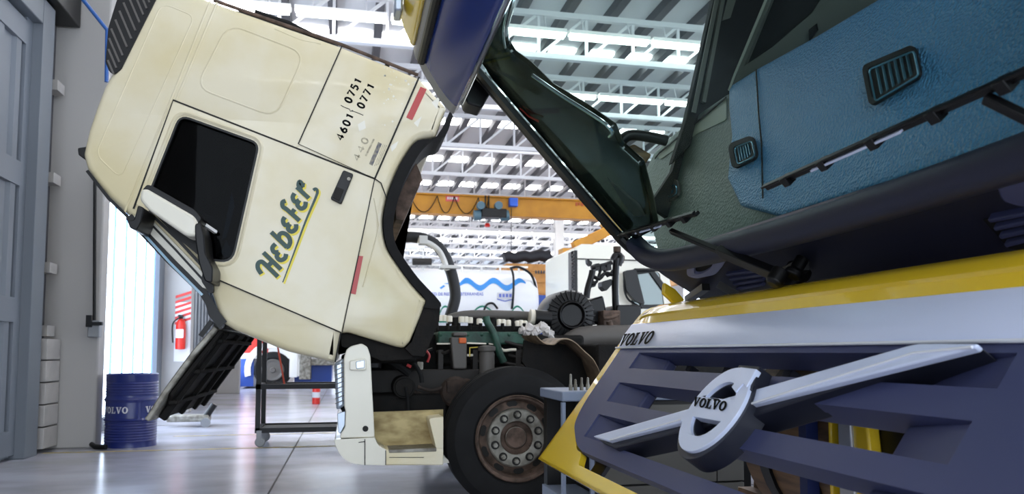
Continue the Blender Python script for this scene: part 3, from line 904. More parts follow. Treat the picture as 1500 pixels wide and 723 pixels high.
# lettering on the door
k = crop(365, 255, 4.383)
heb = [[(80, 640), (58, 605), (58, 575), (78, 562), (105, 580), (185, 658)], [(92, 503), (205, 612)], [(112, 600), (155, 556)],
       [(170, 448), (150, 472), (160, 500), (190, 500)], [(190, 500), (178, 528), (200, 552), (230, 540), (238, 512)],
       [(142, 372), (244, 470)], [(196, 428), (192, 395), (215, 378), (248, 395), (264, 430), (254, 462), (238, 470)],
       [(230, 276), (218, 300), (232, 328), (262, 320)], [(262, 320), (250, 350), (272, 370), (300, 352), (302, 322)],
       [(235, 172), (215, 182), (218, 210), (245, 230), (324, 300)], [(292, 226), (264, 264)],
       [(292, 124), (280, 150), (294, 178), (322, 168)], [(322, 168), (310, 198), (332, 222), (358, 210), (364, 178)],
       [(306, 84), (384, 156)], [(334, 108), (318, 72), (326, 50), (342, 68), (358, 72)]]
und = [(216, 694), (290, 500), (360, 310), (428, 150), (438, 112), (428, 96), (412, 104)]


def draw_sign(mb, off, up, grow):
    for n_, st in enumerate(heb):
        pts = [V3((a + off, c + off, 0)) for a, c in st]
        if len(pts) > 2: pts = spline(pts, 5)
        mb.stroke(S(k([(p.x, p.y) for p in pts]), up + n_ * .0001), .03 + grow, UPS, .0012)
    pts = [V3((a + off, c + off, 0)) for a, c in und]; pts = spline(pts, 5)
    ww = [(.006 + .016 * min(1, i / (len(pts) * .7))) + grow for i in range(len(pts))]
    mb.stroke(S(k([(p.x, p.y) for p in pts]), up), ww, UPS, .0012)


b = MB(); draw_sign(b, 9, .0068, .006); b.build('sign_shadow', M['txtyel'], dr)
b = MB(); draw_sign(b, 0, .0082, 0); b.build('sign_lettering', M['txtgreen'], dr)
# numbers
k = crop(470, 100, 4.25)


def digits(mb, word, x0, y0, x1, y1, cap, wd, up=.0):
    bx = V3((x1 - x0, y1 - y0, 0)); L = bx.length; bx.normalize(); by = V3((bx.y, -bx.x, 0))
    adv = L / len(word)
    for i, ch in enumerate(word):
        for st in DG[ch]:
            pts = []
            for a, c in st:
                q_ = V3((x0, y0, 0)) + bx * (i + a * 1.1 + .05) * adv + by * c * cap
                pts.append((q_.x, q_.y))
            mb.stroke(S(k(pts), up), wd, UPS, .0012)


b = MB()
digits(b, '4601', 132, 452, 212, 280, 44, .014)
digits(b, '0751', 184, 222, 262, 62, 44, .014)
digits(b, '0771', 262, 256, 342, 96, 44, .014)
for st in ([(124, 230), (150, 244), (178, 254), (184, 268), (200, 262)], [(190, 265), (204, 268), (236, 280), (264, 292)]):
    b.stroke(S(k(st), .0), .005, UPS, .0012)
b.build('fleet_number', M['txtblk'], cab)
b = MB(); digits(b, '440', 232, 580, 306, 428, 38, .011)
b.stroke(S(k([(280, 545), (330, 440)])), .012, UPS, .001); b.build('engine_badge', M['worn'], cab)
b = MB(); b.prism(S(k([(300, 595), (322, 606), (380, 470), (358, 458)]), .001), (0, .001, 0)); b.build('faded_plate', M['wornblue'], cab)
b = MB()
for i in range(3):
    b.stroke(S(k([(334 + i * 11, 608 - i * 4), (390 + i * 10, 470 + i * 4)])), .004, UPS, .001)
b.build('faded_print', M['worn'], cab)
b = MB()
for p in ([(616, 127), (625, 131), (604, 176), (595, 172)], [(521, 374), (532, 375), (521, 431), (511, 429)]):
    b2 = MB(); b2.prism(S(p, .004), (0, .004, 0)); b2.build('reflector_strip', M['red'], cab)
b = MB()
for i in range(90):
    x = random.uniform(560, 630); y = random.uniform(95, 190)
    if y < 66 + (x - 500) * .42 + 6 or (x - 549) * -1.52 + 262 < y - 0 and x > 600: continue
    if (x - 549) / 65 > (262 - y) / 150: continue
    r_ = random.uniform(.4, 1.6)
    b = MB(); b.prism(S([(x - r_, y), (x, y - r_ * 1.5), (x + r_ * 1.4, y), (x, y + r_)], .0005), (0, .0005, 0)); b.build('paint_chip', M['creamw'], cab)
for pp in ([(632, 150), (645, 140), (640, 160)], [(578, 210), (584, 206), (580, 216), (574, 222), (572, 214)], [(524, 182), (534, 176), (536, 188), (526, 192)], [(606, 180), (618, 170), (612, 186)]):
    b = MB(); b.prism(S(pp, .0005), (0, .0005, 0)); b.build('paint_chip', M['creamw'], cab)

# rear louvre, rear edge seal, marker lamp
lo = [(240, -25), (166, 20), (158, 42), (155, 92), (160, 106), (168, 109), (178, 103), (229, 0), (246, -25)]
lo = [(186, -25), (172, 0), (159, 42), (155, 92), (161, 106), (169, 109), (178, 102), (230, -2), (242, -25)]
b = MB(); b.prism(S(roundpoly(lo, 3), .012), (0, .03, 0)); lv = b.build('roof_louvre', M['black'], cab, bev=.006)
b = MB()
for x0, y0 in ((156, 84), (157, 68), (158, 52), (161, 38), (167, 25), (173, 12), (179, 0), (185, -12), (192, -20), (200, -22), (208, -22)):
    t_ = (229.8 - .508 * y0 - x0) / .867 - 10
    b.bar(s(x0 + 2, y0 + 4, .016), s(x0 + .4 * t_, y0 + .92 * t_, .016), .009, .012)
b.build('louvre_slat', M['greypl'], lv)
b = MB(); b.prism([p + V3((0, .06, 0)) for p in S(roundpoly([(109, 213), (128, 210), (127, 230), (118, 229), (110, 223)], 2))], (0, .12, 0)); b.build('marker_lamp', M['black'], cab, bev=.01)
b = MB(); rr = [(342, -4), (380, 7), (410, 18), (440, 31), (475, 48), (495, 60)]
b.tube([p + V3((0, .3, .0)) for p in S(rr)], .035, 8); b.tube([p + V3((0, .15, .0)) for p in S([(370, 4), (420, 21), (470, 46), (500, 64)])], .02, 8); b.tube(S([(543, 82), (562, 87), (566, 80), (571, 72)], -.3), .018, 8); b.build('roof_hose', M['rub'], cab)
b = MB(); b.tube([p + V3((0, .035, .008)) for p in S([(312, -1), (500, 64), (613, 109)])], .013, 8); b.build('rear_edge_seal', M['rust'], cab)

# mirror
mv = SV - .32
q = lambda pts: [onV(a, c, mv) for a, c in pts]
b = MB(); b.prism(q(roundpoly([(204, 292), (206, 277), (215, 276), (284, 316), (290, 326), (287, 346), (273, 346), (218, 308)], [6, 6, 4, 6, 5, 5, 8, 6])), (0, .2, 0)); mr = b.build('mirror', M['creamw'], cab, bev=.02, bseg=3)
b = MB(); b.prism([p + V3((0, .02, 0)) for p in q(roundpoly([(207, 277), (214, 269), (222, 271), (284, 306), (294, 318), (289, 328), (284, 318), (218, 280)], 3))], (0, .2, 0)); b.build('mirror_back', M['black'], mr, bev=.008)
b = MB(); b.prism(q(roundpoly([(202, 300), (211, 304), (206, 326), (200, 337), (190, 334), (186, 322), (196, 322)], 3)), (0, .3, 0)); b.build('mirror_arm', M['black'], mr, bev=.008); b = MB(); b.prism(q(roundpoly([(284, 328), (294, 325), (299, 345), (301, 370), (312, 392), (311, 414), (300, 412), (291, 385), (286, 352)], 4)), (0, .3, 0)); b.build('mirror_arm', M['black'], mr, bev=.008)
b = MB(); b.bar(onV(295, 326, mv + .2), onV(316, 340, mv + .3), .025, .02); b.build('mirror_rod', M['white'], mr)
b = MB(); b.prism(S([(220, 306), (292, 348), (296, 378), (262, 350)], .02), (0, .02, 0)); b.build('mirror_base', M['black'], mr)
b = MB(); b.prism(S(roundpoly([(298, 400), (313, 402), (314, 428), (308, 430), (296, 412)], 3), .03), (0, .05, 0)); b.prism(S([(300, 440), (318, 456), (328, 474), (322, 482), (306, 462)], .01), (0, .08, 0)); b.build('lower_bracket', M['black'], cab); b = MB(); b.prism(S([(296, 448), (314, 470), (303, 462)], -.2), (0, .03, 0)); b.build('lower_bracket', M['black'], cab)

# wheel-arch rubber and the dark underside
arch = smooth2([(660, 160), (640, 199), (612, 205), (596, 224), (582, 248), (570, 280), (563, 310), (562, 332), (567, 360), (580, 383), (604, 416), (624, 438), (620, 450)], 3)
arch_o = smooth2([(664, 170), (652, 199), (632, 207), (615, 224), (600, 250), (587, 280), (579, 310), (576, 335), (580, 357), (592, 378), (614, 408), (646, 443), (640, 452)], 3)
b = MB(); b.prism(S(arch + arch_o[::-1], -.01), (0, .45, 0)); b.build('wheel_arch_rubber', M['rub'], cab)
b = MB()
b.prism([p + V3((0, .3, 0)) for p in S([(612, 218), (622, 240), (624, 250), (606, 290), (596, 312), (584, 310), (582, 260), (598, 232)])], (0, 1.6, 0))
b.build('cab_floor_frame', M['rust'], cab)
b = MB(); b.prism([p + V3((0, .03, 0)) for p in S([(624, 440), (646, 444), (644, 470), (622, 522), (604, 520), (594, 510), (604, 500)])], (0, .5, 0)); b.build('rear_bracket', M['dark'], cab)
b = MB(); b.prism([p + V3((0, .12, 0)) for p in S([(499, 487), (545, 492), (606, 512), (620, 525), (560, 528), (500, 505)])], (0, 2.0, 0)); b.build('cab_underside', M['dark'], cab)

# open front lid hanging below the tilted cab
lp = [(313, 477), (280, 515), (238, 572), (215, 608), (211, 613)]
b = MB(); L0 = [onV(x, y, SV + .05) for x, y in lp]; nrm = V3((.75, 0, -.55)).normalized()
o_ = [p + nrm * .035 for p in L0]
b.prism(L0 + o_[::-1], (0, 1.8, 0)); lid = b.build('front_lid', M['steel'], TX, bev=.008)
b = MB()
base = [p + nrm * .036 for p in L0]
b.prism([base[0] + V3((0, .05, 0)), base[2] + V3((0, .05, 0)), base[3] + V3((0, .3, 0)), base[3] + V3((0, 1.55, 0)), base[2] + V3((0, 1.75, 0)), base[0] + V3((0, 1.75, 0))], nrm * .03)
for f0 in (.1, .45, .8):
    p0 = L0[0] + (L0[3] - L0[0]) * f0 + nrm * .07
    b.bar(p0 + V3((0, .1, 0)), p0 + V3((0, 1.7, 0)), .06, .03)
for f1 in (.2, .75, 1.25, 1.65): b.bar(base[0] + V3((0, f1, 0)) + nrm * .03, base[3] + V3((0, f1, 0)) + nrm * .03, .07, .05)
b.build('lid_lining', M['dark'], lid, bev=.006)
b = MB(); b.bar(s(310, 470, -.1), s(294, 492, -.1), .03, .03); b.bar(s(316, 476, -.1), s(350, 480, -.1) + V3((0, 1.5, 0)), .03, .03); b.build('hinge', M['black'], lid)

# front corner: bumper, lamps, step
k = crop(470, 480, 3.445)
b = MB(); cp = [(116, 152), (130, 108), (152, 92), (205, 78), (235, 95), (250, 140), (272, 552), (95, 556), (100, 535), (122, 500), (125, 420), (118, 395)]
b.prism(S(k(roundpoly(cp, 10, 3))), (0, .16, 0)); bp = b.build('bumper_corner', M['creamw'], TX, bev=.02, bseg=3)
b = MB(); b.prism([p + V3((0, .02, 0)) for p in S(k([(66, 178), (116, 150), (122, 395), (78, 418)]))], (0, .4, 0)); b.build('headlamp', M['lens'], bp, bev=.02)
b = MB()
for i in range(9): b.bar(S(k([(72, 190 + i * 24)]), -.015)[0], S(k([(118, 172 + i * 24)]), -.015)[0], .006, .006)
b.build('headlamp_rib', M['greypl'], bp)
b = MB(); b.prism([p + V3((0, .015, 0)) for p in S(k(roundpoly([(82, 432), (124, 420), (122, 490), (100, 532), (88, 530)], 6)))], (0, .3, 0)); b.build('indicator', M['lens'], bp, bev=.015)
b = MB(); b.prism(S(k(roundpoly([(145, 165), (220, 152), (230, 160), (230, 208), (220, 214), (145, 212)], 8)), .03), (0, .04, 0)); b.build('lamp_housing', M['creamw'], bp, bev=.01)
b = MB(); b.prism(S(k(roundpoly([(176, 170), (220, 160), (220, 202), (178, 206)], 6)), .036), (0, .02, 0)); b.build('lamp_lens', M['lens'], bp, bev=.004)
b = MB(); p = S(k([(225, 508)]), .003)[0]; b.cyl(p, p + V3((0, .01, 0)), .02); b.build('plug_hole', M['seam'], bp)
b = MB(); lb = roundpoly([(68, 562), (272, 552), (288, 592), (330, 614), (330, 692), (220, 690), (150, 682), (100, 645), (74, 592)], [8, 4, 18, 6, 2, 2, 30, 30, 10], 4)
b.prism(S(k(lb), .01), (0, .3, 0)); b.prism([p + V3((0, .06, 0)) for p in S(k(lb))], (0, 2.2, 0))
b.build('bumper', M['creamw'], TX, bev=.02, bseg=3)
b = MB(); b.stroke(S(k([(222, 560), (222, 690)]), .012), .006, UPS, .002); b.stroke(S(k([(327, 616), (327, 690)]), .012), .006, UPS, .002); b.stroke(S(k([(190, 576), (222, 572)]), .012), .005, UPS, .002); b.stroke(S(k([(345, 652), (520, 652)]), .004), .004, UPS, .002); b.build('bumper_gap', M['seam'], bp)
b = MB(); b.prism(S(k([(275, 600), (340, 614), (583, 604), (618, 606), (618, 692), (326, 692), (300, 660)]), .004), (0, .26, 0)); st = b.build('step', M['cream'], TX, bev=.008)
b = MB(); b.prism([p + V3((0, .26, 0)) for p in S(k([(255, 440), (640, 425), (640, 640), (262, 640)]))], (0, .03, 0)); b.build('step_back', M['tan'], st)
b = MB(); b.prism(S(k(roundpoly([(545, 456), (618, 448), (618, 610), (582, 606), (570, 560)], [14, 3, 3, 8, 30], 4))), (0, .27, 0)); b.build('step_side', M['cream'], st, bev=.01)
b = MB(); b.prism(S(k([(340, 614), (583, 604), (583, 622), (345, 630)]), .008), (0, .25, 0)); b.use(0)
b.build('step_tread', M['steel'], st, bev=.004)
b = MB(); b.prism([p + V3((0, .1, 0)) for p in S(k([(618, 645), (668, 690), (618, 692)]))], (0, .3, 0)); b.build('mud_edge', M['creamw'], st)

# ladder frame, axle and engine
b = MB()
z1 = onV(700, 541, SV + .55).z; z0 = z1 - .27
for v in (SV + .72, SV + 1.6):
    b.box((.05, v, z0), (4.6, v + .09, z1))
b.box((.1, SV + .75, z0 - .1), (.4, SV + 1.65, z1)); b.box((2.2, SV + .75, z0), (2.4, SV + 1.65, z1 - .05))
b.build('ladder_frame', M['frame'], TX, bev=.01)
b = MB(); b.box((-.05, SV + .35, .52), (.12, SV + 2.1, 1.12)); b.box((.0, SV + .42, 1.05), (.5, SV + 2.0, 1.17)); b.build('radiator', M['dark'], TX, bev=.02)
b = MB(); p = onV(592, 567, SV + .42); b.cyl(p, p + V3((0, .25, 0)), .085, n=28); b.cyl(p + V3((0, -.012, 0)), p, .07, n=28); b.build('horn_housing', M['dark'], TX, bev=.006)
b = MB(); b.box((.15, SV + .5, .42), (.75, SV + 1.9, .82)); b.box((.16, SV + .4, .5), (.32, SV + .6, .64)); b.build('front_crossmember', M['dark'], TX, bev=.02)
b = MB(); b.tube([onV(x, y, SV + .55) for x, y in [(605, 575), (622, 580), (640, 576), (655, 570), (668, 563), (684, 558), (700, 566)]], .022, 8, 4); b.tube([onV(x, y, SV + .5) for x, y in [(612, 566), (632, 572), (650, 566), (656, 562)]], .014, 8, 4)
b.box(tuple(onV(651, 572, SV + .6)), tuple(onV(660, 558, SV + .42))); b.lathe([(0, 0), (.1, .02), (.12, .06), (.1, .1), (0, .12)], onV(668, 574, SV + .45), (0, 1, 0), 20); b.build('brake_actuator', mat('dark_rust', '#3f3128', .8, vary='#241b16', vscale=14), TX)
b = MB(); b.tube([onV(x, y, SV + .4) for x, y in [(594, 566), (597, 580), (598, 600), (598, 620)]], .012, 8, 3)
b.tube([onV(x, y, SV + .45) for x, y in [(545, 512), (575, 515), (600, 525), (615, 545), (618, 560)]], .016, 8, 4); b.tube([onV(x, y, SV + .4) for x, y in [(550, 500), (580, 512), (602, 518)]], .014, 8, 4); b.tube([onV(x, y, SV + .5) for x, y in [(560, 520), (590, 540), (600, 548)]], .03, 8, 4); b.build('air_hose', M['rub'], TX)
b = MB(); b.tube([onV(x, y, SV + .4) for x, y in [(623, 512), (629, 520), (626, 530)]], .009, 8, 4); b.build('red_wire', mat('wire_red', '#b33a3a', .4), TX); b = MB(); b.tube([onV(596, 534, SV + .38), onV(602, 537, SV + .38)], .012, 8); b.build('red_wire', mat('wire_red', '#b33a3a', .4), TX)
b = MB(); b.tube([onV(x, y, SV + .7) for x, y in [(556, 498), (580, 508), (612, 518), (634, 512)]], .02, 8, 4); b.build('cable_loom', M['black'], TX)
b = MB(); b.box(tuple(onV(608, 540, SV + .7)), tuple(onV(620, 530, SV + .5))); b.build('connector', M['steel'], TX)

ev = SV + .85
q = lambda x, y, d=0: onV(x, y, ev + d)
b = MB(); a_, c_ = q(560, 540), q(862, 490); b.box((a_.x, ev + .1, .75), (c_.x, ev + .9, c_.z)); b.box((q(640, 500).x, ev + .05, 1.02), (q(800, 500).x, ev + .2, q(800, 500).z)); eng = b.build('engine_block', M['dark'], TX, bev=.03)
b = MB(); a_, c_ = q(640, 504), q(786, 486)
b.box((a_.x, ev - .06, a_.z), (c_.x, ev + .55, c_.z))
for i in range(7): p = q(646 + i * 20, 490, -.07); b.cyl(p, p + V3((0, .03, 0)), .016, n=10)
b.build('valve_cover', M['green'], eng, bev=.03, bseg=3)
b = MB(); a_, c_ = q(640, 486), q(772, 477); b.box((a_.x, ev + .05, a_.z), (c_.x, ev + .4, c_.z)); b.build('rocker_rail', M['dark'], eng, bev=.01)
caps = [(644, 466), (651, 466), (658, 467), (676, 468), (682, 468), (689, 469), (702, 471), (731, 472), (737, 472), (745, 473), (757, 474), (763, 473), (769, 474)]
for x, y in caps:
    b = MB(); p = q(x, y + 4, .08); r_ = .022 if x % 2 else .027; b.lathe([(0, 0), (r_, 0), (r_, .04), (r_ * .8, .05), (0, .052)], p, (0, 0, 1), 12); b.build('injector_cap', M['cap'], eng)
b = MB()
for x in (667, 696, 722, 751): b = MB(); p = q(x, 484, .1); b.cyl(p, p + V3((0, 0, .11)), .035, .028, 12); b.build('injector_body', M['dark'], eng)
for i in range(9): b = MB(); p = q(640 + i * 16, 482, -.02); b.cyl(p, p + V3((0, 0, .05)), .015, n=8); b.build('cover_bolt', M['dark'], eng)
b = MB(); b.tube([q(x, y, .4) for x, y in [(655, 469), (668, 464), (690, 461), (730, 461), (775, 463), (806, 467)]], .043, 14, 3); b.build('air_pipe', M['greypl'], eng)
b = MB(); p0, p1 = q(776, 464, .3), q(783, 465, .3); b.cyl(p0, p1, .07); b.cyl(q(788, 466, .3), q(800, 467, .3), .075); b.build('hose_clamp', M['cap'], eng)
b = MB(); b.cyl(q(783, 465, .28), q(806, 467, .28), .072); b.build('pipe_coupling', M['black'], eng)
b = MB(); b.tube([q(x, y, -.12) for x, y in [(712, 463), (714, 472), (722, 486), (727, 500), (731, 514), (738, 530)]], .03, 12, 4); b.build('green_hose', M['green'], eng)
b = MB(); b.bar(q(640, 503, -.1), q(666, 503, -.1), .02, .012); b.bar(q(684, 502, -.1), q(712, 503, -.1), .02, .012); b.tube([q(x, y, -.1) for x, y in [(731, 508), (738, 513), (748, 512), (756, 512)]], .012, 8, 3); b.bar(q(716, 503, -.1), q(723, 504, -.1), .014, .012); b.build('yellow_pipe', M['cap'], eng)
b = MB(); b.prism([q(x, y, -.16) for x, y in roundpoly([(660, 493), (684, 493), (684, 540), (664, 540)], 3)], (0, .15, 0)); b.box(tuple(q(664, 492, -.17)), tuple(q(680, 487, .0))); rs = b.build('reservoir', M['greypl'], eng, bev=.01)
b = MB(); p = q(677.5, 499, -.165); b.box((p.x - .03, p.y - .01, p.z - .02), (p.x + .03, p.y + .05, p.z + .025)); b.build('orange_cap', M['orange'], rs, bev=.008)
b = MB(); p = q(713, 555, -.2); b.lathe([(0, 0), (.062, 0), (.062, .2), (.055, .22), (.07, .225), (.07, .26), (.02, .27), (0, .27)], p, (0, 0, 1), 24); b.build('fuel_filter', M['greypl'], eng)
b = MB(); b.stroke([q(x, y, -.14) for x, y in [(688, 522), (688, 509), (700, 508), (716, 511)]], .01, UPS, .01); b.build('yellow_clip', mat('clip_yellow', '#c9b13a', .5), eng)
b = MB()
for (x0, y0, x1, y1) in ((640, 515, 662, 512), (690, 525, 720, 530), (740, 500, 790, 507), (745, 520, 800, 523), (760, 508, 775, 530), (735, 530, 830, 541), (786, 516, 800, 526)):
    b = MB(); b.tube([q(x0, y0, -.05), q((x0 + x1) / 2, (y0 + y1) / 2 + 3, -.1), q(x1, y1, -.05)], .014, 8, 3); b.build('engine_pipe', M['frame'], eng)
for x in (640, 690, 752, 775): b = MB(); b.box((q(x, 540).x, ev - .1, q(x, 540).z), (q(x + 7, 540).x, ev, q(x, 512).z)); b.build('engine_bracket', M['frame'], eng)
b = MB()
for (x, y) in ((779, 518), (786, 532), (810, 528), (828, 533), (770, 516), (688, 520)): b = MB(); p = q(x, y, -.1); b.box((p.x - .02, p.y, p.z - .008), (p.x + .03, p.y + .02, p.z + .01)); b.build('bright_fitting', M['cap'], eng)
b = MB()
for (x, y, r_) in ((766, 484, .035), (776, 481, .045), (786, 483, .04), (794, 479, .045), (800, 484, .04), (783, 487, .04), (771, 487, .03), (806, 488, .03), (808, 494, .025)):
    p = q(x, y, -.1); b.lathe([(0, -r_), (r_ * .7, -r_ * .6), (r_, 0), (r_ * .75, r_ * .7), (0, r_)], p, (random.uniform(-.5, .5), .3, 1), 10)
b.v = [p + V3((random.uniform(-.012, .012), random.uniform(-.012, .012), random.uniform(-.012, .012))) for p in b.v]
b.build('rag', mat('white_rag2', '#d6d0cc', .85, bump=.8, bscale=60), label='crumpled white rag lying on the engine below the round air filter', cat='rag')

# intake hose rising behind the cab
b = MB(); b.tube([onV(x, y, 7.6) for x, y in [(566, 350), (585, 347), (605, 347), (622, 350), (638, 358), (650, 372), (658, 390), (664, 410), (667, 432), (664, 448), (658, 466)]], .056, 14, 4); b.build('intake_hose', mat('hose_grey_black', '#2c2c2e', .6), TX)
b = MB(); b.tube([onV(x, y, 7.55) for x, y in [(612, 352), (628, 356), (642, 366), (650, 380), (655, 396)]], .028, 10, 4); p = onV(655, 391, 7.5); b.box((p.x - .07, p.y - .06, p.z - .015), (p.x + .09, p.y + .1, p.z + .015)); p = onV(618, 352, 7.55); b.box((p.x - .03, p.y - .07, p.z - .04), (p.x + .05, p.y + .07, p.z + .04)); b.build('hose_bracket', M['white'], TX)

# round air filter, snorkel, pipes
fv = 6.5
c_ = onV(839, 461, fv); R = 38 / FPX * 6.75
b = MB(); b.lathe([(0, .03), (R * .42, .03), (R * .48, .0), (R * .52, .0), (R * .56, .03), (R * .92, .05), (R, .09), (R, .42), (R * .9, .5), (0, .5)], c_, (0, 1, 0), 48)
for i in range(28):
    a = 2 * pi * i / 28; d = V3((cos(a), 0, sin(a))); b.bar(c_ + d * R * .6 + V3((0, .03, 0)), c_ + d * R * .97 + V3((0, .06, 0)), .012, .03, (0, 1, 0))
b.build('air_filter', M['black'], TX, bev=.004)
b = MB(); b.prism([onV(x, y, fv + .25) for x, y in roundpoly([(860, 440), (884, 432), (888, 450), (890, 470), (876, 476), (858, 462)], 4)], (0, .3, 0)); b.build('filter_inlet', M['black'], TX, bev=.02)
b = MB(); b.prism([onV(x, y, fv + .15) for x, y in roundpoly([(903, 450), (905, 446), (937, 446), (940, 452), (938, 500), (902, 500)], 3)], (0, .35, 0)); b.build('intake_duct', M['black'], TX, bev=.02)
b = MB()
b.tube([onV(x, y, fv) for x, y in [(832, 508), (840, 500), (852, 495), (870, 493), (905, 492), (960, 492)]], [.1, .1], 20, 3); b.build('exhaust_pipe', M['greypl'], TX)
b = MB(); b.tube([onV(x, y, fv) for x, y in [(892, 470), (895, 482), (893, 494)]], .03, 8, 3); b.tube([onV(x, y, fv + .1) for x, y in [(884, 466), (898, 464), (906, 460)]], .02, 8); b.box(tuple(onV(884, 478, fv + .1)), tuple(onV(898, 456, fv + .3))); b.build('support_bracket', M['rust'], TX, bev=.01)
b = MB()
b.tube([onV(x, y, fv + .2) for x, y in [(859, 436), (861, 422), (866, 405), (868, 396)]], .03, 10, 3)
b.tube([onV(x, y, fv + .2) for x, y in [(903, 378), (902, 395), (901, 420), (902, 450), (904, 486)]], .032, 10, 3)
b.tube([onV(x, y, fv + .2) for x, y in [(898, 380), (903, 372), (909, 376), (906, 388)]], .03, 10, 3)
b.tube([onV(x, y, fv + .2) for x, y in [(866, 392), (876, 390), (886, 388), (896, 384)]], .022, 8, 3)
b.tube([onV(x, y, fv + .2) for x, y in [(868, 404), (878, 408), (886, 400), (897, 402)]], .018, 8, 3)
b.tube([onV(x, y, fv + .2) for x, y in [(866, 416), (874, 412), (882, 392), (890, 404), (898, 396)]], .014, 8, 3)
b.prism([onV(x, y, fv + .2) for x, y in roundpoly([(882, 412), (896, 408), (897, 416), (888, 426), (882, 420)], 2)], (0, .12, 0))
b.prism([onV(x, y, fv + .2) for x, y in roundpoly([(866, 410), (875, 412), (872, 420), (866, 420)], 2)], (0, .1, 0))
b.prism([onV(x, y, fv + .2) for x, y in roundpoly([(860, 378), (868, 384), (866, 390), (861, 386)], 2)], (0, .06, 0))
for x in (872, 880, 889): b.prism([onV(x + a, 386 + c, fv + .18) for a, c in [(0, 0), (6, -1), (7, 9), (1, 10)]], (0, .1, 0))
b.build('hose_bundle', M['black'], TX)
b = MB(); b.tube([onV(x, y, fv + .25) for x, y in [(905, 372), (912, 376), (910, 384)]], .022, 8, 3); p = onV(904, 369, fv + .2); b.cyl(p, p + V3((0, 0, .05)), .035); b.build('hose_joint', M['rust'], TX)

b = MB(); a_ = onV(872, 560, SV + .5); b.box((a_.x, SV + .45, .42), (a_.x + 1.3, SV + 2.0, 1.2)); b.build('battery_box', M['dark'], TX, bev=.02)
# torn mudguard behind the front wheel
pth = smooth2([(786, 491), (792, 497), (800, 502), (812, 503), (820, 497), (830, 495), (842, 500), (856, 513), (866, 522), (872, 530), (880, 548), (892, 590)], 4)
b = MB(); P0 = [onV(x, y, SV + .05) for x, y in pth]; P1 = [p + V3((0, .5, .01)) for p in P0]; m_ = len(P0)
b.add(P0 + P1 + [p + V3((.0, 0, -.008)) for p in P0] + [p + V3((.0, 0, -.008)) for p in P1],
      [[i, i + 1, m_ + i + 1, m_ + i] for i in range(m_ - 1)] + [[2 * m_ + i, 3 * m_ + i, 3 * m_ + i + 1, 2 * m_ + i + 1] for i in range(m_ - 1)] + [[i, 2 * m_ + i, 2 * m_ + i + 1, i + 1] for i in range(m_ - 1)] + [[m_ + i, m_ + i + 1, 3 * m_ + i + 1, 3 * m_ + i] for i in range(m_ - 1)])
mg = b.build('mudguard', mat('mudguard_tan', '#a08a70', .6, vary='#6d5c4a', vscale=10), TX)
b = MB(); b.prism([p + V3((0, .25, 0)) for p in [onV(x, y, SV + .05) for x, y in [(780, 497), (800, 504), (820, 500), (842, 504), (866, 526), (878, 560), (880, 600), (840, 600), (800, 560), (776, 530)]]], (0, .05, 0)); b.build('mudguard_lining', M['dark'], mg)

# front wheel
wc = V3((1.2, SV + .02, .515)); RW = .515
b = MB(); b.lathe([(.3, .03), (.33, .0), (.42, -.012), (.46, .0), (.468, .012), (RW - .015, .03), (RW, .05), (RW, .09), (RW - .01, .095), (RW - .01, .105), (RW, .11), (RW, .18), (RW - .01, .185), (RW - .01, .195), (RW, .2), (RW, .27), (RW - .03, .3), (.42, .31), (.3, .29)], wc, (0, 1, 0), 80, closed=True)
wh = b.build('front_wheel', M['rub'], TX, smooth=30)
b = MB(); b.lathe([(.305, .0), (.312, .012), (.3, .03), (.285, .035), (.275, .09), (.262, .12), (.21, .1), (.0, .1)], wc, (0, 1, 0), 64, cap=False); rim_ = b.build('rim', M['rust'], wh)
for i in range(10):
    a = 2 * pi * (i + .5) / 10 + .1; d = V3((cos(a), 0, sin(a))); e = V3((-sin(a), 0, cos(a)))
    b = MB(); ctr = wc + d * .243 + V3((0, .106, 0)); b.prism([ctr + d * y * .024 + e * x * .04 for x, y in ell(0, 0, 1, 1, 16)], (0, .02, 0)); b.build('vent_hole', M['seam'], rim_)
b = MB(); b.lathe([(.215, .1), (.21, .07), (.2, .062), (.13, .06), (.12, .065), (.118, .14), (.1, .15), (0.085, .1), (.075, .085), (.05, .08), (0, .08)], wc, (0, 1, 0), 56, cap=False); hub = b.build('hub', M['steel'], wh)
b = MB(); b.lathe([(.12, .066), (.118, .14), (.1, .145), (.085, .1), (.07, .085), (.0, .08)], wc + V3((0, -.004, 0)), (0, 1, 0), 40, cap=False); b.build('hub_cap', M['rust'], wh)
for i in range(10):
    a = 2 * pi * i / 10 + .29; ctr = wc + V3((cos(a), 0, sin(a))) * .166 + V3((0, .062, 0))
    b = MB(); b.cyl(ctr, ctr + V3((0, -.004, 0)), .031, n=18); nt_ = b.build('wheel_nut', M['seam'], wh)
    b = MB(); b.cyl(ctr, ctr + V3((0, -.03, 0)), .02, .017, 6); b.cyl(ctr + V3((0, -.03, 0)), ctr + V3((0, -.04, 0)), .012, .01, 10); b.use(0); b.build('wheel_nut', M['steel'], hub)
b = MB(); wc2 = wc + V3((0, 2.1, 0)); b.lathe([(.0, .1), (.3, .03), (.42, -.012), (RW - .03, .0), (RW, .05), (RW, .27), (RW - .03, .3), (.42, .31), (0, .29)], wc2, (0, 1, 0), 40); b.build('front_wheel', M['rub'], TX)
b = MB(); b.cyl(wc + V3((0, .25, 0)), wc2, .09); b.bar(wc + V3((-.5, .62, .22)), wc + V3((.6, .62, .22)), .09, .12); b.build('front_axle', M['dark'], TX)
for d in (.1, 2.0):
    b = MB(); b.lathe([(.0, .1), (.3, .03), (.42, -.012), (RW - .03, .0), (RW, .05), (RW, .27), (RW - .03, .3), (.42, .31), (0, .29)], (4.3, SV + d, RW), (0, 1, 0), 40); b.build('rear_wheel', M['rub'], TX)

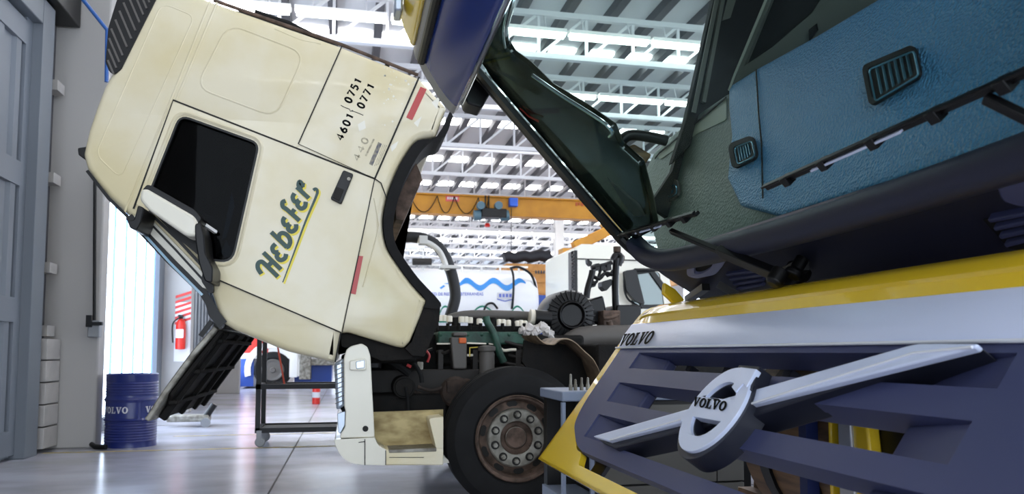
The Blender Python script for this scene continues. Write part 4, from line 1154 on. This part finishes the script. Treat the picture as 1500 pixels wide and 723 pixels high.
# ------------------------------------------------------------------ the yellow truck with raised cab and opened front lid
YC = 2.28
YT = thing('truck', 'yellow truck with its cab tilted and the lettered front grille lid swung open', 'truck', (1.9, YC, 0))
tl = radians(36)
LD = V3((0, 1, 0)); DD = V3((-sin(tl), 0, -cos(tl))); LN = LD.cross(DD)            # lid axes: across, down, outwards
if LN.x > 0: LN = -LN
LP = CAM + ray(1043, 605) * 2.45; LP = V3((LP.x, 2.283, LP.z))
P_ = lambda s_, d, h=0.0: LP + LD * s_ + DD * d + LN * h


def on_lid(px, py, h=0.0): return onPl(px, py, LP + LN * h, LN)


def LPOLY(pts, h=0.0): return [P_(a, c, h) for a, c in pts]


# yellow surround
out = roundpoly([(1.33, -.50), (1.10, -.515), (-1.10, -.515), (-1.33, -.50), (-1.325, .0), (-1.37, .395), (1.37, .395), (1.325, .0)], [.1, .3, .3, .1, .3, .03, .03, .3], 5)
hole = roundpoly([(1.252, -.41), (-1.252, -.41), (-1.252, .06), (-1.2, .172), (-.95, .28), (-.87, .283), (-.82, .335), (.82, .335), (.87, .283), (.95, .28), (1.2, .172), (1.252, .06)], [.02, .02, .2, .1, .05, .02, .02, .02, .02, .05, .1, .2], 5)
b = MB(); b.prism(LPOLY(out, .0), -LN * .03, [LPOLY(hole, .0)])
lid2 = b.build('front_lid', M['yel'], YT, bev=.008, bseg=3)
b = MB()     # rounded top roll and lower lip
prof = [(-.40, .012), (-.435, .02), (-.44, .03), (-.47, .028), (-.505, .012), (-.525, -.02), (-.535, -.06), (-.53, -.075), (-.50, -.03), (-.40, -.01)]
nn = 25
rows = []
for i in range(nn):
    sI = -1.32 + 2.64 * i / (nn - 1); e = max(0, (abs(sI) - 1.1) / .22)
    rows.append([P_(sI, d + .05 * e * e * (d < -.45), h - .04 * e * e) for d, h in prof])
vs = [p for r in rows for p in r]; m_ = len(prof)
b.add(vs, [[i * m_ + j, i * m_ + (j + 1) % m_, (i + 1) * m_ + (j + 1) % m_, (i + 1) * m_ + j] for i in range(nn - 1) for j in range(m_)] + [list(range(m_)), list(range((nn - 1) * m_, nn * m_))[::-1]])
b.build('top_edge', M['yel'], lid2, smooth=50)
b = MB()
for sg_ in (1, -1): b.prism([P_(sg_ * 1.37, .395), P_(sg_ * 1.33, .0), P_(sg_ * 1.32, -.45, -.02), P_(sg_ * 1.30, -.45, -.12), P_(sg_ * 1.31, .0, -.11), P_(sg_ * 1.33, .38, -.1)], LD * sg_ * -.02)
b.prism([P_(-1.36, .395), P_(1.36, .395), P_(1.3, .38, -.08), P_(-1.3, .38, -.08)], DD * -.012); b.build('side_return', M['yel'], lid2)
# silver strip
b = MB(); prof = [(-.408, .0), (-.403, .01), (-.33, .018), (-.28, .012), (-.262, .004), (-.262, -.02), (-.408, -.02)]
st_ = [(1.335, 1), (1.30, 1), (-1.30, 1), (-1.335, 1)]
vs = []
for sI, _ in st_:
    e = 1 if abs(sI) > 1.32 else 0
    for d, h in prof: vs.append(P_(sI - (.0 if sI < 0 else (d + .4) * .2), (d + .33) * (1 - .1 * e) - .33, h - .012 * e))
m_ = len(prof); b.add(vs, [[i * m_ + j, i * m_ + (j + 1) % m_, (i + 1) * m_ + (j + 1) % m_, (i + 1) * m_ + j] for i in range(3) for j in range(m_)] + [list(range(m_)), list(range(3 * m_, 4 * m_))])
strip = b.build('silver_strip', M['silver'], lid2, smooth=50)
qa, qb, qc, qd = on_lid(905, 507, .02), on_lid(951, 503, .02), on_lid(962, 484, .02), on_lid(915, 489, .02)
b = MB(); volvo(b, lambda x, y: (qa * (1 - x) + qb * x) * (1 - y) + (qd * (1 - x) + qc * x) * y, LN * .0012, .02); b.build('strip_lettering', M['txtblk'], lid2)
b = MB(); b.tube([P_(1.31, -.262, .008), P_(-1.31, -.262, .008)], .0045, 8); b.tube([on_lid(x, y, .046) for x, y in [(894, 644), (998, 614)]], .0035, 8); b.tube([on_lid(x, y, .046) for x, y in [(1084, 596), (1200, 560), (1338, 517), (1424, 508)]], .0035, 8); b.build('edge_highlight', mat('edge_highlight_silver', '#f4f8ff', .25, .1), strip)  # pale tubes paint the highlight along the lower edges of strip and diagonal bar
# grille plate with three rows of openings
gout = roundpoly([(1.25, -.265), (-1.25, -.265), (-1.25, .06), (-1.2, .17), (-.95, .278), (.95, .278), (1.2, .17), (1.25, .06)], [.01, .01, .2, .1, .12, .12, .1, .2], 5)
ROW = [(-.237, -.152), (-.075, .026), (.095, .212)]
EL = [.975, .975, .965]
ER = [-1.02, -1.005, -.99]
hs = []
for (d0, d1), l_, r_ in zip(ROW, EL, ER): hs.append([(l_, d0), (r_, d0), (r_ + .0, d1), (l_, d1)])
b = MB(); b.prism(LPOLY(gout, .002), -LN * .04, [LPOLY(h_, .002) for h_ in hs])
gr = b.build('grille', M['grille'], lid2, bev=.006, smooth=30)
b = MB()
for (d0, d1), l_, r_ in zip(ROW, EL, ER):     # sloping recess walls at both ends and deep bars above and below
    for e, f in ((l_, .75), (r_, -.77)):
        b.prism([P_(e, d0 - .004, -.004), P_(f, d0 - .004, -.055), P_(f, d0 - .004, -.10), P_(e, d0 - .004, -.03)], DD * (d1 - d0 + .008))
for d0, d1 in ((-.262, -.24), (-.150, -.077), (.028, .093), (.214, .272)):
    b.prism(LPOLY([(1.0, d0), (-1.02, d0), (-1.02, d1), (1.0, d1)], -.03), -LN * .07)
b.build('grille_bar', M['grille'], gr, bev=.008, smooth=30)
b = MB()
b.tube([P_(1.2, -.2, -.16), P_(-1.2, -.2, -.16)], .035, 12)
for sI in (.62, .3, -.1, -.45, -.8): b.prism([P_(sI, -.25, -.1), P_(sI + .05, -.25, -.1), P_(sI + .02, -.14, -.1), P_(sI - .03, -.14, -.1)], -LN * .04)
for sI in (.9, -.9): b.prism(LPOLY([(sI - .07, -.4), (sI + .07, -.4), (sI + .07, .35), (sI - .07, .35)], -.11), -LN * .02)
b.prism([P_(-1.22, -.4, -.03), P_(1.22, -.4, -.03), P_(1.22, -.25, -.03), P_(-1.22, -.25, -.03)], -LN * .02)
b.build('lid_stay', M['grille2'], lid2, bev=.004)
# diagonal bar
b = MB(); dg = [(.875, .197), (.69, .2), (-.905, -.256), (-.72, -.27)]
dg = [(on_lid(x, y, .045) - LP) for x, y in [(868, 638), (892, 645), (1428, 508), (1432, 502), (1345, 502), (1330, 505)]]
dg = [(p.dot(LD), p.dot(DD)) for p in dg]
b.prism(LPOLY(dg, .045), -LN * .02); b.build('diagonal_bar', M['silver'], lid2, bev=.006, bseg=3)
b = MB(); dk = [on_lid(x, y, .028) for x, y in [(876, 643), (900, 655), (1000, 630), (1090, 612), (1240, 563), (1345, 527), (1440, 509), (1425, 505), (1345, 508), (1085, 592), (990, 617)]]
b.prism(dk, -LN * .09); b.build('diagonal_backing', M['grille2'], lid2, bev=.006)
# badge: ring, crossbar, arrow
HB = .065
cB = on_lid(1044, 598, HB) - LP; cs, cdn = cB.dot(LD), cB.dot(DD)
P2 = lambda x, y, h=HB: P_(cs + x, cdn + y, h)
RO, RI = .152, .098
o_ = ell(0, 0, RO, RO, 48)
tp = [(RI * cos(a), RI * sin(a)) for a in [radians(180 + 22 + i * (136) / 20) for i in range(21)]]
bt = [(RI * cos(a), RI * sin(a)) for a in [radians(22 + i * 136 / 20) for i in range(21)]]
b = MB(); b.prism([P2(*p) for p in o_], -LN * .03, [[P2(*p) for p in tp], [P2(*p) for p in bt]]); em = b.build('badge', M['silver'], lid2, bev=.006, bseg=3)
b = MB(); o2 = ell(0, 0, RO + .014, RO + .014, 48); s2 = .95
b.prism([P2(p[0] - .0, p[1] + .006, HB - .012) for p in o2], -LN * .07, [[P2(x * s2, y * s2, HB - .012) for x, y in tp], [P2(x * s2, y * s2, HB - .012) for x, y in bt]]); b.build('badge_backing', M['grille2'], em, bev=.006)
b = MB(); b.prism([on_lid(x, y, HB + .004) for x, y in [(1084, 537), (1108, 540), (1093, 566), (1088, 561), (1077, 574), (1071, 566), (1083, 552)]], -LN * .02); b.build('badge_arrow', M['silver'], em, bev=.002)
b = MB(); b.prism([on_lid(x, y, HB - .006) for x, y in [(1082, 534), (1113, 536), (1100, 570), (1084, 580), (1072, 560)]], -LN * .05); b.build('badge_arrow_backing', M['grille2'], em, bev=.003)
qa, qb, qc, qd = [on_lid(x, y, HB + .002) for x, y in [(1013.5, 594), (1062, 602), (1067, 588), (1018, 581)]]
b = MB(); volvo(b, lambda x, y: (qa * (1 - x) + qb * x) * (1 - y) + (qd * (1 - x) + qc * x) * y, LN * .0012, .02); b.build('badge_lettering', M['txtblk'], em)

# windscreen plane
wt = radians(43.07)
WU = V3((-sin(wt), 0, cos(wt))); WN = V3((-cos(wt), 0, -sin(wt)))     # up the glass, outwards
WB = onV(915, 345, 3.42)
G = lambda v, w_, h=0.0: V3((WB.x, v, WB.z)) + WU * w_ + WN * h


def on_ws(px, py, h=0.0): return onPl(px, py, WB + WN * h, WN)


W0, W1, WTOP = 1.02, 3.44, 1.16
b = MB(); gp = roundpoly([(W0, -.14), (3.02, -.15), (3.3, -.13), (3.46, -.03), (3.46, 0), (3.44, 1.05), (3.40, WTOP), (W0, WTOP)], [.0, .2, .1, .1, .2, .1, .06, 0], 4)
b.prism([G(*p) for p in gp], -WN * .006); wsn = b.build('windscreen', M['ws'], YT)
b = MB(); b.stroke([G(v, w_, .004) for v, w_ in [(3.41, 1.06), (3.435, .7), (3.45, .3), (3.46, .0)]], .05, WN, .02); b.tube([G(v, w_, .0) for v, w_ in [(3.46, 1.06), (3.475, .6), (3.485, .1), (3.47, -.06), (3.42, -.12)]], .026, 10, 3)
b.build('windscreen_seal', M['black'], wsn)
b = MB(); b.tube([G(v, w_, .012) for v, w_ in [(3.435, .9), (3.45, .5), (3.462, .1)]], .004, 6); b.build('glass_edge_line', M['silver'], wsn)  # thin silver line stands in for the white highlight on the black trim
# curved corner pillar
b = MB()
pin = [(735, 60), (742, 76), (775, 110), (800, 140), (835, 185), (860, 213), (905, 236), (935, 290), (960, 330)]
pin = [(748, 0), (735, 50), (737, 68), (746, 82), (768, 98), (800, 130), (850, 160), (893, 190), (898, 202), (905, 218), (935, 245), (950, 300), (958, 338)]
pin3 = [on_ws(x, y, -.07) for x, y in pin]
pout = [on_ws(x, y, -.02) for x, y in [(722, 0), (702, 90), (720, 118), (915, 345), (930, 352)]]
b.prism(pout[::1] + pin3[::-1], -WN * .05)
b.build('corner_pillar', M['pillar'], YT, bev=.02, bseg=3)
b = MB(); b.tube([on_ws(x, y, -.05) for x, y in [(780, 110), (820, 138), (860, 163), (888, 182), (897, 194), (893, 200)]], .008, 8, 3); b.tube([on_ws(x, y, -.05) for x, y in [(745, 4), (737, 45), (740, 70)]], .005, 8, 3); b.build('pillar_trim', M['chrome'], YT)
b = MB(); b.stroke([on_ws(x, y, -.018) for x, y in [(762, 158), (775, 170), (789, 177)]], [.006, .012], WN, .004); b.build('pillar_mark', M['red'], YT)
b = MB(); pts = [(722, 178), (760, 200), (820, 240), (870, 280), (905, 310), (945, 325), (948, 262), (910, 240), (870, 215)]
b.prism([on_ws(x, y, -.055) for x, y in [(823, 192), (838, 196), (900, 268), (935, 300), (945, 318), (915, 322), (880, 280), (842, 222)]], -WN * .05); b.build('pillar_inner_trim', M['greypl'], YT, bev=.015)

# rubber roll under the glass, scuttle panel, recesses
b = MB(); b.tube([G(v, w_, h) for v, w_, h in [(3.47, -.06, -.03), (3.40, -.13, -.01), (3.25, -.17, .01), (3.0, -.19, .02), (2.3, -.195, .03), (1.7, -.185, .03), (1.0, -.16, .03)]], .05, 14, 4); b.build('scuttle_roll', M['scut'], YT)
ph = radians(55); SU = V3((sin(ph), 0, -cos(ph))); SN = V3((-cos(ph), 0, -sin(ph)))
Q = lambda v, d, h=0.0: G(v, -.19) + SU * d + SN * h
b = MB(); sp = roundpoly([(1.0, -.02), (3.40, -.02), (3.44, .06), (3.38, .3), (3.3, .56), (1.0, .56)], [0, .08, .1, .3, .1, 0], 4)
b.prism([Q(*p) for p in sp], -SN * .05); scu = b.build('scuttle_panel', M['scut'], YT, bev=.01)


def on_sc(px, py, h=0.0): return onPl(px, py, G(0, -.19) + SN * h, SN)


ho = roundpoly([(1006, 384), (1022, 378), (1064, 374), (1060, 388), (1048, 402), (1020, 408), (1006, 404)], 5, 4)
hi = roundpoly([(1018, 383), (1046, 382), (1041, 393), (1028, 401), (1016, 401)], 4, 3)
b = MB(); b.prism([on_sc(*p, .02) for p in ho], -SN * .03, [[on_sc(*p, .02) for p in hi]]); b.build('grab_recess', mat('recess_grey_blue', '#7f86a8', .5), scu, bev=.004)
b = MB(); b.prism([on_sc(*p, .006) for p in hi], -SN * .004); b.build('recess_floor', M['int'], scu)
b = MB(); hp = roundpoly([(1455, 262), (1480, 250), (1530, 238), (1560, 300), (1500, 306), (1466, 296)], [6, 14, 10, 10, 14, 10], 4)
b.prism([on_sc(*p, .05) for p in hp], -SN * .06); b.build('grab_handle', M['grille'], scu, bev=.015, bseg=3)
b = MB()
for i in range(4):
    b = MB(); y = 322 + i * 12; b.prism([on_sc(x, y_, .02) for x, y_ in [(1446 + i * 8, y), (1540, y - 18), (1540, y - 12), (1450 + i * 8, y + 5)]], -SN * .03); b.build('louvre', M['grille'], scu, bev=.003)
for i in range(4):
    b = MB(); y = 402 + i * 7; b.prism([on_sc(x, y_, .015) for x, y_ in [(1062 + i * 5, y), (1115, y - 7), (1120, y - 4), (1066 + i * 5, y + 3)]], -SN * .03); b.build('louvre', M['grille'], scu, bev=.003)
b = MB(); b.prism([on_sc(*p, .004) for p in [(1440, 322), (1540, 296), (1540, 372), (1478, 364)]], -SN * .01); b.build('louvre_back', M['int'], scu)
b = MB(); b.prism([onV(x, y, 3.40) for x, y in [(970, 414), (986, 424), (1000, 440), (985, 446), (968, 430)]], (0, -.03, 0)); b.build('corner_panel', M['yel'], YT, bev=.006)
b = MB(); b.bar(on_sc(1008, 438, .03), on_sc(1034, 420, .03), .035, .03); b.bar(on_sc(1052, 416, .03), on_sc(1080, 432, .03), .03, .03); b.build('lid_hinge', M['black'], scu)

# wipers
def wiper(tip0, tip1, mid, piv, nm):
    a_, c_ = on_ws(*tip0, .03), on_ws(*tip1, .03)
    b = MB(); d = (c_ - a_).normalized(); up = WN.cross(d)
    b.bar(a_, c_, .014, .02, WN); b.bar(a_ + up * .012 + WN * .012, c_ + up * .012 + WN * .012, .008, .02, WN)
    for f in (.12, .3, .5, .7, .88): p = a_ + (c_ - a_) * f + WN * .01; b.bar(p - d * .015, p + d * .015, .03, .03, WN)
    w1 = b.build(nm, M['black'], YT, bev=.002)
    b = MB(); b.bar(a_ + (c_ - a_) * .25 + WN * .018, a_ + (c_ - a_) * .6 + WN * .018, .006, .012, WN); b.build('wiper_spring', M['silver'], w1)
    m_ = on_ws(*mid, .05); p_ = piv
    b = MB(); b.bar(m_, m_ + (p_ - m_) * .55, .022, .02, WN); b.bar(m_ + (p_ - m_) * .5, p_, .045, .03, WN); b.lathe([(0, -.02), (.03, -.02), (.03, .03), (.02, .04), (0, .04)], p_, SN, 16); b.build('wiper_arm', M['black'], w1, bev=.003)


wiper((912, 344), (1022, 312), (983, 338), on_ws(1140, 403, .1), 'wiper')
wiper((1125, 274), (1560, 82), (1443, 143), G(1.12, -.2, .08), 'wiper')
b = MB(); p = on_sc(1172, 392, .02); b.lathe([(0, 0), (.045, 0), (.045, .03), (.03, .05), (.03, .09), (0, .09)], p, SN, 18); p = on_sc(1176, 378, .03); b.lathe([(0, 0), (.022, 0), (.022, .05), (.03, .055), (.03, .075), (0, .08)], p, SN, 16); b.bar(on_sc(1150, 402, .04), on_sc(1176, 388, .05), .05, .04); b.build('wiper_pivot', M['black'], scu, bev=.004)

# dash seen through the glass
DT = (-WN * .45 + WU * .27).normalized(); DB = G(0, -.17) - WN * .045
DNm = DT.cross(LD)
if DNm.dot(CAM - DB) < 0: DNm = -DNm
on_d = lambda x, y, h=0.0: onPl(x, y, DB + DNm * h, DNm)
edge = [(1064, 262), (1070, 200), (1066, 160), (1066, 132), (1072, 122), (1110, 98), (1200, 48), (1290, -6), (1420, -90), (1560, -180)]
front = [V3((DB.x, 1.0, DB.z)), V3((DB.x, 2.32, DB.z))]
mp = [on_d(x, y) for x, y in edge]
b = MB(); b.prism(front + [on_d(1082, 300)] + mp, -DNm * .14); ds = b.build('dashboard', M['dash'], YT, bev=.02, bseg=3)
b = MB(); lo2 = [(1066, 136), (1066, 160), (1070, 200), (1066, 300)]
lp2 = [on_d(x, y, -.03) for x, y in [(1068, 134), (1030, 160), (985, 196), (958, 222), (944, 250), (952, 300), (956, 345)]] + [V3((DB.x, 3.44, DB.z)) - DNm * .03, V3((DB.x, 2.2, DB.z)) - DNm * .03]
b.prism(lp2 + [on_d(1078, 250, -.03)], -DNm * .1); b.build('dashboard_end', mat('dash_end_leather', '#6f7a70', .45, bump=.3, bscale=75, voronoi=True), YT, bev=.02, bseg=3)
b = MB(); b.prism([on_d(x, y, -.026) for x, y in roundpoly([(962, 226), (1064, 141), (1064, 175), (1020, 196), (966, 234)], 4, 3)], -DNm * .01); b.build('dash_trim', M['dashl'], ds)
b = MB(); b.stroke([on_d(x, y, -.022) for x, y in [(960, 232), (966, 224), (1000, 196), (1064, 143)]], .01, DNm, .004); b.stroke([on_d(x, y, .002) for x, y in [(1108, 102), (1112, 170), (1116, 210), (1118, 290)]], .006, DNm, .003); b.build('dash_seam', M['seam'], ds)


def vent(qd_, h, nsl, par):
    o_ = [on_d(x, y, h + .004) for x, y in roundpoly(qd_, 10, 4)]; i_ = [on_d(x, y, h + .004) for x, y in roundpoly(inset(qd_, 7), 6, 4)]
    b = MB(); b.prism(o_, DNm * .012, [i_]); vt = b.build('vent', M['greypl' if nsl < 6 else 'int'], par, bev=.003)
    b = MB(); b.prism(i_, DNm * .004); b.build('vent_back', M['seam'], vt)
    qi = inset(qd_, 8)
    b = MB(); rp_ = [on_d(x, y, h + .02) for x, y in roundpoly(inset(qd_, 6), 6, 4)]; rp_.append(rp_[0]); b.tube(rp_, .003, 6)
    (a0, a1, a2, a3) = [V3((*p, 0)) for p in qi]
    for i in range(1, nsl):
        f = i / nsl; p, r = a0 + (a1 - a0) * f, a3 + (a2 - a3) * f
        b.bar(on_d(p.x, p.y, h + .012), on_d(r.x, r.y, h + .012), .003, .008, DNm)
    b.build('vent_slat', mat('vent_chrome_blue', '#6aa0b8', .25, .6), vt)


vent([(1266, 98), (1343, 66), (1353, 113), (1278, 158)], 0, 7, ds)
vent([(1069, 212), (1106, 198), (1113, 232), (1076, 250)], 0, 6, ds)
vent([(971, 270), (996, 261), (998, 288), (974, 299)], -.03, 4, ds)
# instrument hood behind the dash edge, door pillar, rear of the cab
hood = [(1073, 123), (1122, 0), (1150, -70), (1420, -240), (1440, -60), (1290, 26), (1200, 80), (1110, 130), (1076, 150)]
HP = on_d(1073, 123) ; HN = (CAM - HP).normalized(); HN = V3((-.8, -.25, -.45)).normalized()
on_h = lambda x, y, h=0.0: onPl(x, y, HP + HN * h, HN)
b = MB(); hi_ = [(1091, 96), (1130, 0), (1160, -60), (1330, -160), (1340, -110), (1205, -6), (1190, 18), (1130, 70)]
b.prism([on_h(*p) for p in hood], -HN * .04, [[on_h(*p) for p in hi_]]); hd = b.build('instrument_hood', M['intg'], YT, bev=.008)
b = MB(); b.prism([on_h(*p, -.02) for p in hi_], -HN * .01); b.build('hood_panel', M['int'], hd)
b = MB(); b.tube([on_h(x, y, .004) for x, y in [(1068, 132), (1076, 110), (1092, 72), (1122, 0), (1146, -60)]], .006, 8); b.build('hood_bead', mat('pale_bead', '#b7b3a4', .35), hd)
b = MB(); b.prism([on_h(*p, .006) for p in [(1186, 43), (1197, 34), (1199, 44), (1187, 60)]], HN * .008); b.build('hood_switch', M['black'], hd)
PV = 3.40
b = MB(); b.prism([onV(x, y, PV) for x, y in [(1092, -200), (1046, 0), (1005, 178), (985, 240), (1075, 150), (1130, 20), (1200, -140)]], (0, .06, 0)); dp = b.build('door_pillar', M['int'], YT, bev=.01)
b = MB()
b.bar(onV(1030, 150, PV - .02), onV(1058, 0, PV - .02), .02, .02); b.bar(onV(1016, 165, PV - .02), onV(1050, 0, PV - .02), .012, .02); b.prism([onV(x, y, PV - .01) for x, y in [(1058, 30), (1070, 26), (1078, 0), (1068, -10)]], (0, .01, 0)); b.build('belt_guide', M['intg'], dp)
b = MB(); b.prism([onV(x, y, 3.46) for x, y in [(985, 250), (1005, 178), (1080, 120), (1400, 120), (1500, 330), (1010, 340), (952, 300)]], (0, .04, 0)); b.build('far_door', M['int'], YT)
b = MB(); b.prism([G(W0, -.1) - WN * 1.5, G(3.46, -.1) - WN * 1.5, G(3.46, WTOP) - WN * 1.5, G(W0, WTOP) - WN * 1.5], -WN * .04)
b.prism([G(W0, WTOP + .02), G(3.46, WTOP + .02), G(3.46, WTOP + .02) - WN * 1.5, G(W0, WTOP + .02) - WN * 1.5], WU * .04)
b.prism([G(W0, -.25) - WN * .1, G(3.4, -.25) - WN * .1, G(3.4, -.25) - WN * 1.5, G(W0, -.25) - WN * 1.5], -WU * .04)
b.prism([G(W0, -.25) - WN * .05, G(W0, .3) - WN * .1, G(W0, .3) - WN * 1.5, G(W0, -.25) - WN * 1.5], (0, .03, 0))
b.build('cab_shell', M['int'], YT)
b = MB(); b.tube([onV(x, y, 3.1) for x, y in [(904, 226), (910, 208), (920, 199), (934, 198), (958, 202), (976, 206)]], .024, 12, 4); b.build('grab_rail', M['black'], YT)
b = MB(); b.prism([onV(x, y, 3.14) for x, y in [(914, 216), (930, 210), (956, 226), (940, 248), (914, 240)]], (0, .04, 0)); b.build('grab_rail_base', M['brown'], YT, bev=.01)

# sun visor over the glass, roof cap, mirror
vv = 3.46
sec = [onV(x, y, vv) for x, y in smooth2([(612, 82), (622, 104), (640, 134), (655, 154), (666, 163), (673, 152)], 3)]
off = [p - V3((.0, 0, .0)) + (V3((.55, 0, .8)) * .02) for p in sec]
b = MB(); ws_ = sec + off[::-1]
b.prism([V3((p.x, 3.385, p.z)) for p in ws_], (0, -2.3, 0)); vs_ = b.build('sun_visor', M['visor'], YT, smooth=60)
b = MB(); b.prism([V3((p.x, 3.50, p.z)) for p in ws_], (0, -.115, 0)); b.build('visor_end', M['visg'], vs_, bev=.008, smooth=60)
b = MB(); a_, c_ = onV(612, 60, vv), onV(618, 88, vv)
fr_ = [onV(x, y, vv) for x, y in [(617, 43), (606, 68), (609, 82), (618, 92), (626, 82)]]
b.prism([V3((p.x, 3.5, p.z)) for p in fr_], (0, -2.4, 0)); b.build('visor_rail', M['visg'], vs_, bev=.012, bseg=3)
b = MB(); p0 = onV(621, 84, 3.4); b.tube([p0 + V3((-.01, 0, -.015)), p0 + V3((-.01, -2.3, -.015))], .022, 10); b.build('visor_seal', M['black'], vs_)
b = MB(); e0 = V3((sec[-1].x, 3.45, sec[-1].z)); b.tube([e0 + V3((.008, .0, 0)), e0 + V3((.008, -2.3, 0))], .01, 10); b.build('visor_edge', M['chrome'], vs_)
rs_ = [onV(x, y, 3.42) for x, y in smooth2([(616, 46), (606, 70), (594, 48), (587, 28), (583, 0), (581, -40), (588, -90)], 3)] + [onV(660, -90, 3.42), onV(640, 0, 3.42)]
b = MB(); b.prism([V3((p.x, 3.42, p.z)) for p in rs_], (0, -2.3, 0)); rf = b.build('roof_cap', M['yel'], YT, bev=.02, bseg=3, smooth=50)
b = MB(); p = onV(581, 16, 3.3); b.box((p.x - .015, 3.2, p.z - .04), (p.x + .02, 3.32, p.z + .035)); b.build('marker_lamp', M['lens'], rf, bev=.008)
b = MB(); b.prism([onV(x, y, 3.55) for x, y in roundpoly([(690, 116), (700, 104), (716, 122), (719, 136), (706, 158), (684, 151), (681, 140)], 4)], (0, .14, 0)); km = b.build('kerb_mirror', M['black'], YT, bev=.015, bseg=3)
b = MB(); b.bar(onV(706, 112, 3.5), onV(712, 122, 3.6), .04, .04); b.build('mirror_arm', M['black'], km)

# chassis, radiator and corner lamp glimpsed through the grille
b = MB()
for v in (1.65, 2.75): b.box((1.95, v, .62), (5.5, v + .1, .9))
b.box((1.95, 1.65, .6), (2.1, 2.85, .85)); b.build('ladder_frame', M['frame'], YT, bev=.01)
b = MB()
b.box((1.98, 1.45, .42), (2.1, 3.12, 1.3)); rad = b.build('radiator', M['dark'], YT)
b = MB(); b.lathe([(0, 0), (.32, 0), (.34, .03), (.34, 1.2), (.32, 1.23), (0, 1.23)], (1.78, 1.45, .82), (0, 1, 0), 40); dct = b.build('air_tank', M['brown'], YT)
b = MB(); b.lathe([(0, 0), (.3, 0), (.33, .03), (.33, .35), (.3, .38), (0, .38)], (2.05, 2.73, .52), (0, 1, 0), 36); b.build('air_tank', M['brown'], YT)
for v_ in (2.47, 2.2, 1.8):
    b = MB(); b.lathe([(.335, 0), (.352, 0), (.352, .06), (.335, .06)], (1.78, v_, .82), (0, 1, 0), 40, closed=True); b.build('band', M['black'], dct)
b = MB(); b.box((1.66, 1.5, .3), (1.76, 3.1, .55)); b.build('bumper_beam', M['brown'], YT)
for v in (1.15, 3.05):
    b = MB(); b.lathe([(0, .1), (.3, .03), (.42, -.012), (.49, .0), (.515, .05), (.515, .27), (.49, .3), (.42, .31), (0, .29)], (3.1, v - .05, .515), (0, 1, 0), 40); b.build('front_wheel', M['rub'], YT)
b = MB(); p = onU(1183, 620, 1.38); b.box((1.36, p.y - .022, .0), (1.4, p.y + .018, 1.0)); b.build('support_post', mat('post_navy', '#16275c', .5), YT)
b = MB(); q_ = lambda x, y, u: onU(x, y, u)
pf = [q_(x, y, 1.38) for x, y in [(1243, 590), (1266, 590), (1282, 740), (1240, 740)]]
b.prism(pf, (.04, 0, 0)); b.prism([q_(x, y, 1.38) for x, y in [(1211, 590), (1215, 590), (1219, 740), (1215, 740)]], (.03, 0, 0)); b.build('corner_panel', M['yel'], YT, bev=.006)
b = MB(); b.prism([q_(x, y, 1.37) for x, y in roundpoly([(1226, 590), (1243, 590), (1252, 740), (1230, 740)], 3)], (.04, 0, 0)); b.build('headlamp', mat('lamp_silver', '#cdd2da', .25, .5), YT, bev=.015)
b = MB(); b.box((1.42, 1.7, .3), (1.46, 1.98, 1.0)); b.build('lamp_bracket', M['black'], YT)

# ------------------------------------------------------------------ tool trolley between the trucks
TV = 4.12
q = lambda x, y: onV(x, y, TV)
l, r = q(823, 600).x, q(1090, 600).x
zt = q(823, 573).z
t = thing('tool_trolley', 'blue-grey tool trolley with olive-grey drawers between the two trucks', 'tool trolley', ((l + r) / 2, TV + .2, 0))
b = MB(); b.box((l, TV - .01, zt - .055), (r + .01, TV + .5, zt)); b.build('top_tray', M['trol'], t, bev=.008)
for x in (l + .006, l + .17):
    b = MB(); b.box((x - .004, TV, .1), (x + .016, TV + .03, zt - .06)); b.build('post', M['trol'], t)
b = MB(); b.box((l + .0, TV, .2), (l + .2, TV + .45, .34)); b.build('lower_tray', M['trol'], t, bev=.005)
b = MB(); b.box((l + .2, TV + .02, .1), (r + .045, TV + .48, zt - .06)); b.box((l + .02, TV + .4, .1), (r, TV + .48, zt - .06)); b.build('cabinet', M['black'], t)
dzs = [(zt - .27, zt - .08), (zt - .52, zt - .28), (.12, zt - .53)]
for z0, z1 in dzs:
    for x0, x1 in ((l + .215, l + .215 + (r - l - .22) * .8), (l + .22 + (r - l - .22) * .8, r - .01)):
        b = MB(); b.box((x0, TV - .002, z0), (x1, TV + .03, z1)); b.build('drawer', M['drawer'], t, bev=.003)
for x in (l + .05, l + .35, r - .05, r - .35):
    b = MB(); b.lathe([(0, -.02), (.05, -.02), (.05, .02), (0, .02)], (x, TV + .1, .05), (0, 1, 0), 16); b.build('castor', M['rub'], t)
for i, (x, hh, nm) in enumerate(((836, .09, 'nearest the trolley edge, tallest of the row'), (843, .06, 'shorter, second from the trolley edge'), (852, .07, 'third from the trolley edge'), (861, .07, 'beside the yellow lid corner'))):
    p = onV(x, 574, TV + .12)
    b = MB(); b.lathe([(0, 0), (.011, 0), (.011, .03), (.008, .035), (.007, hh), (0, hh + .004)], (p.x, p.y, zt), (0, 0, 1), 12)
    b.build('socket_tool', M['steel'], label='upright steel tool on the tool trolley, ' + nm, cat='tool', group='upright tools on the trolley top')
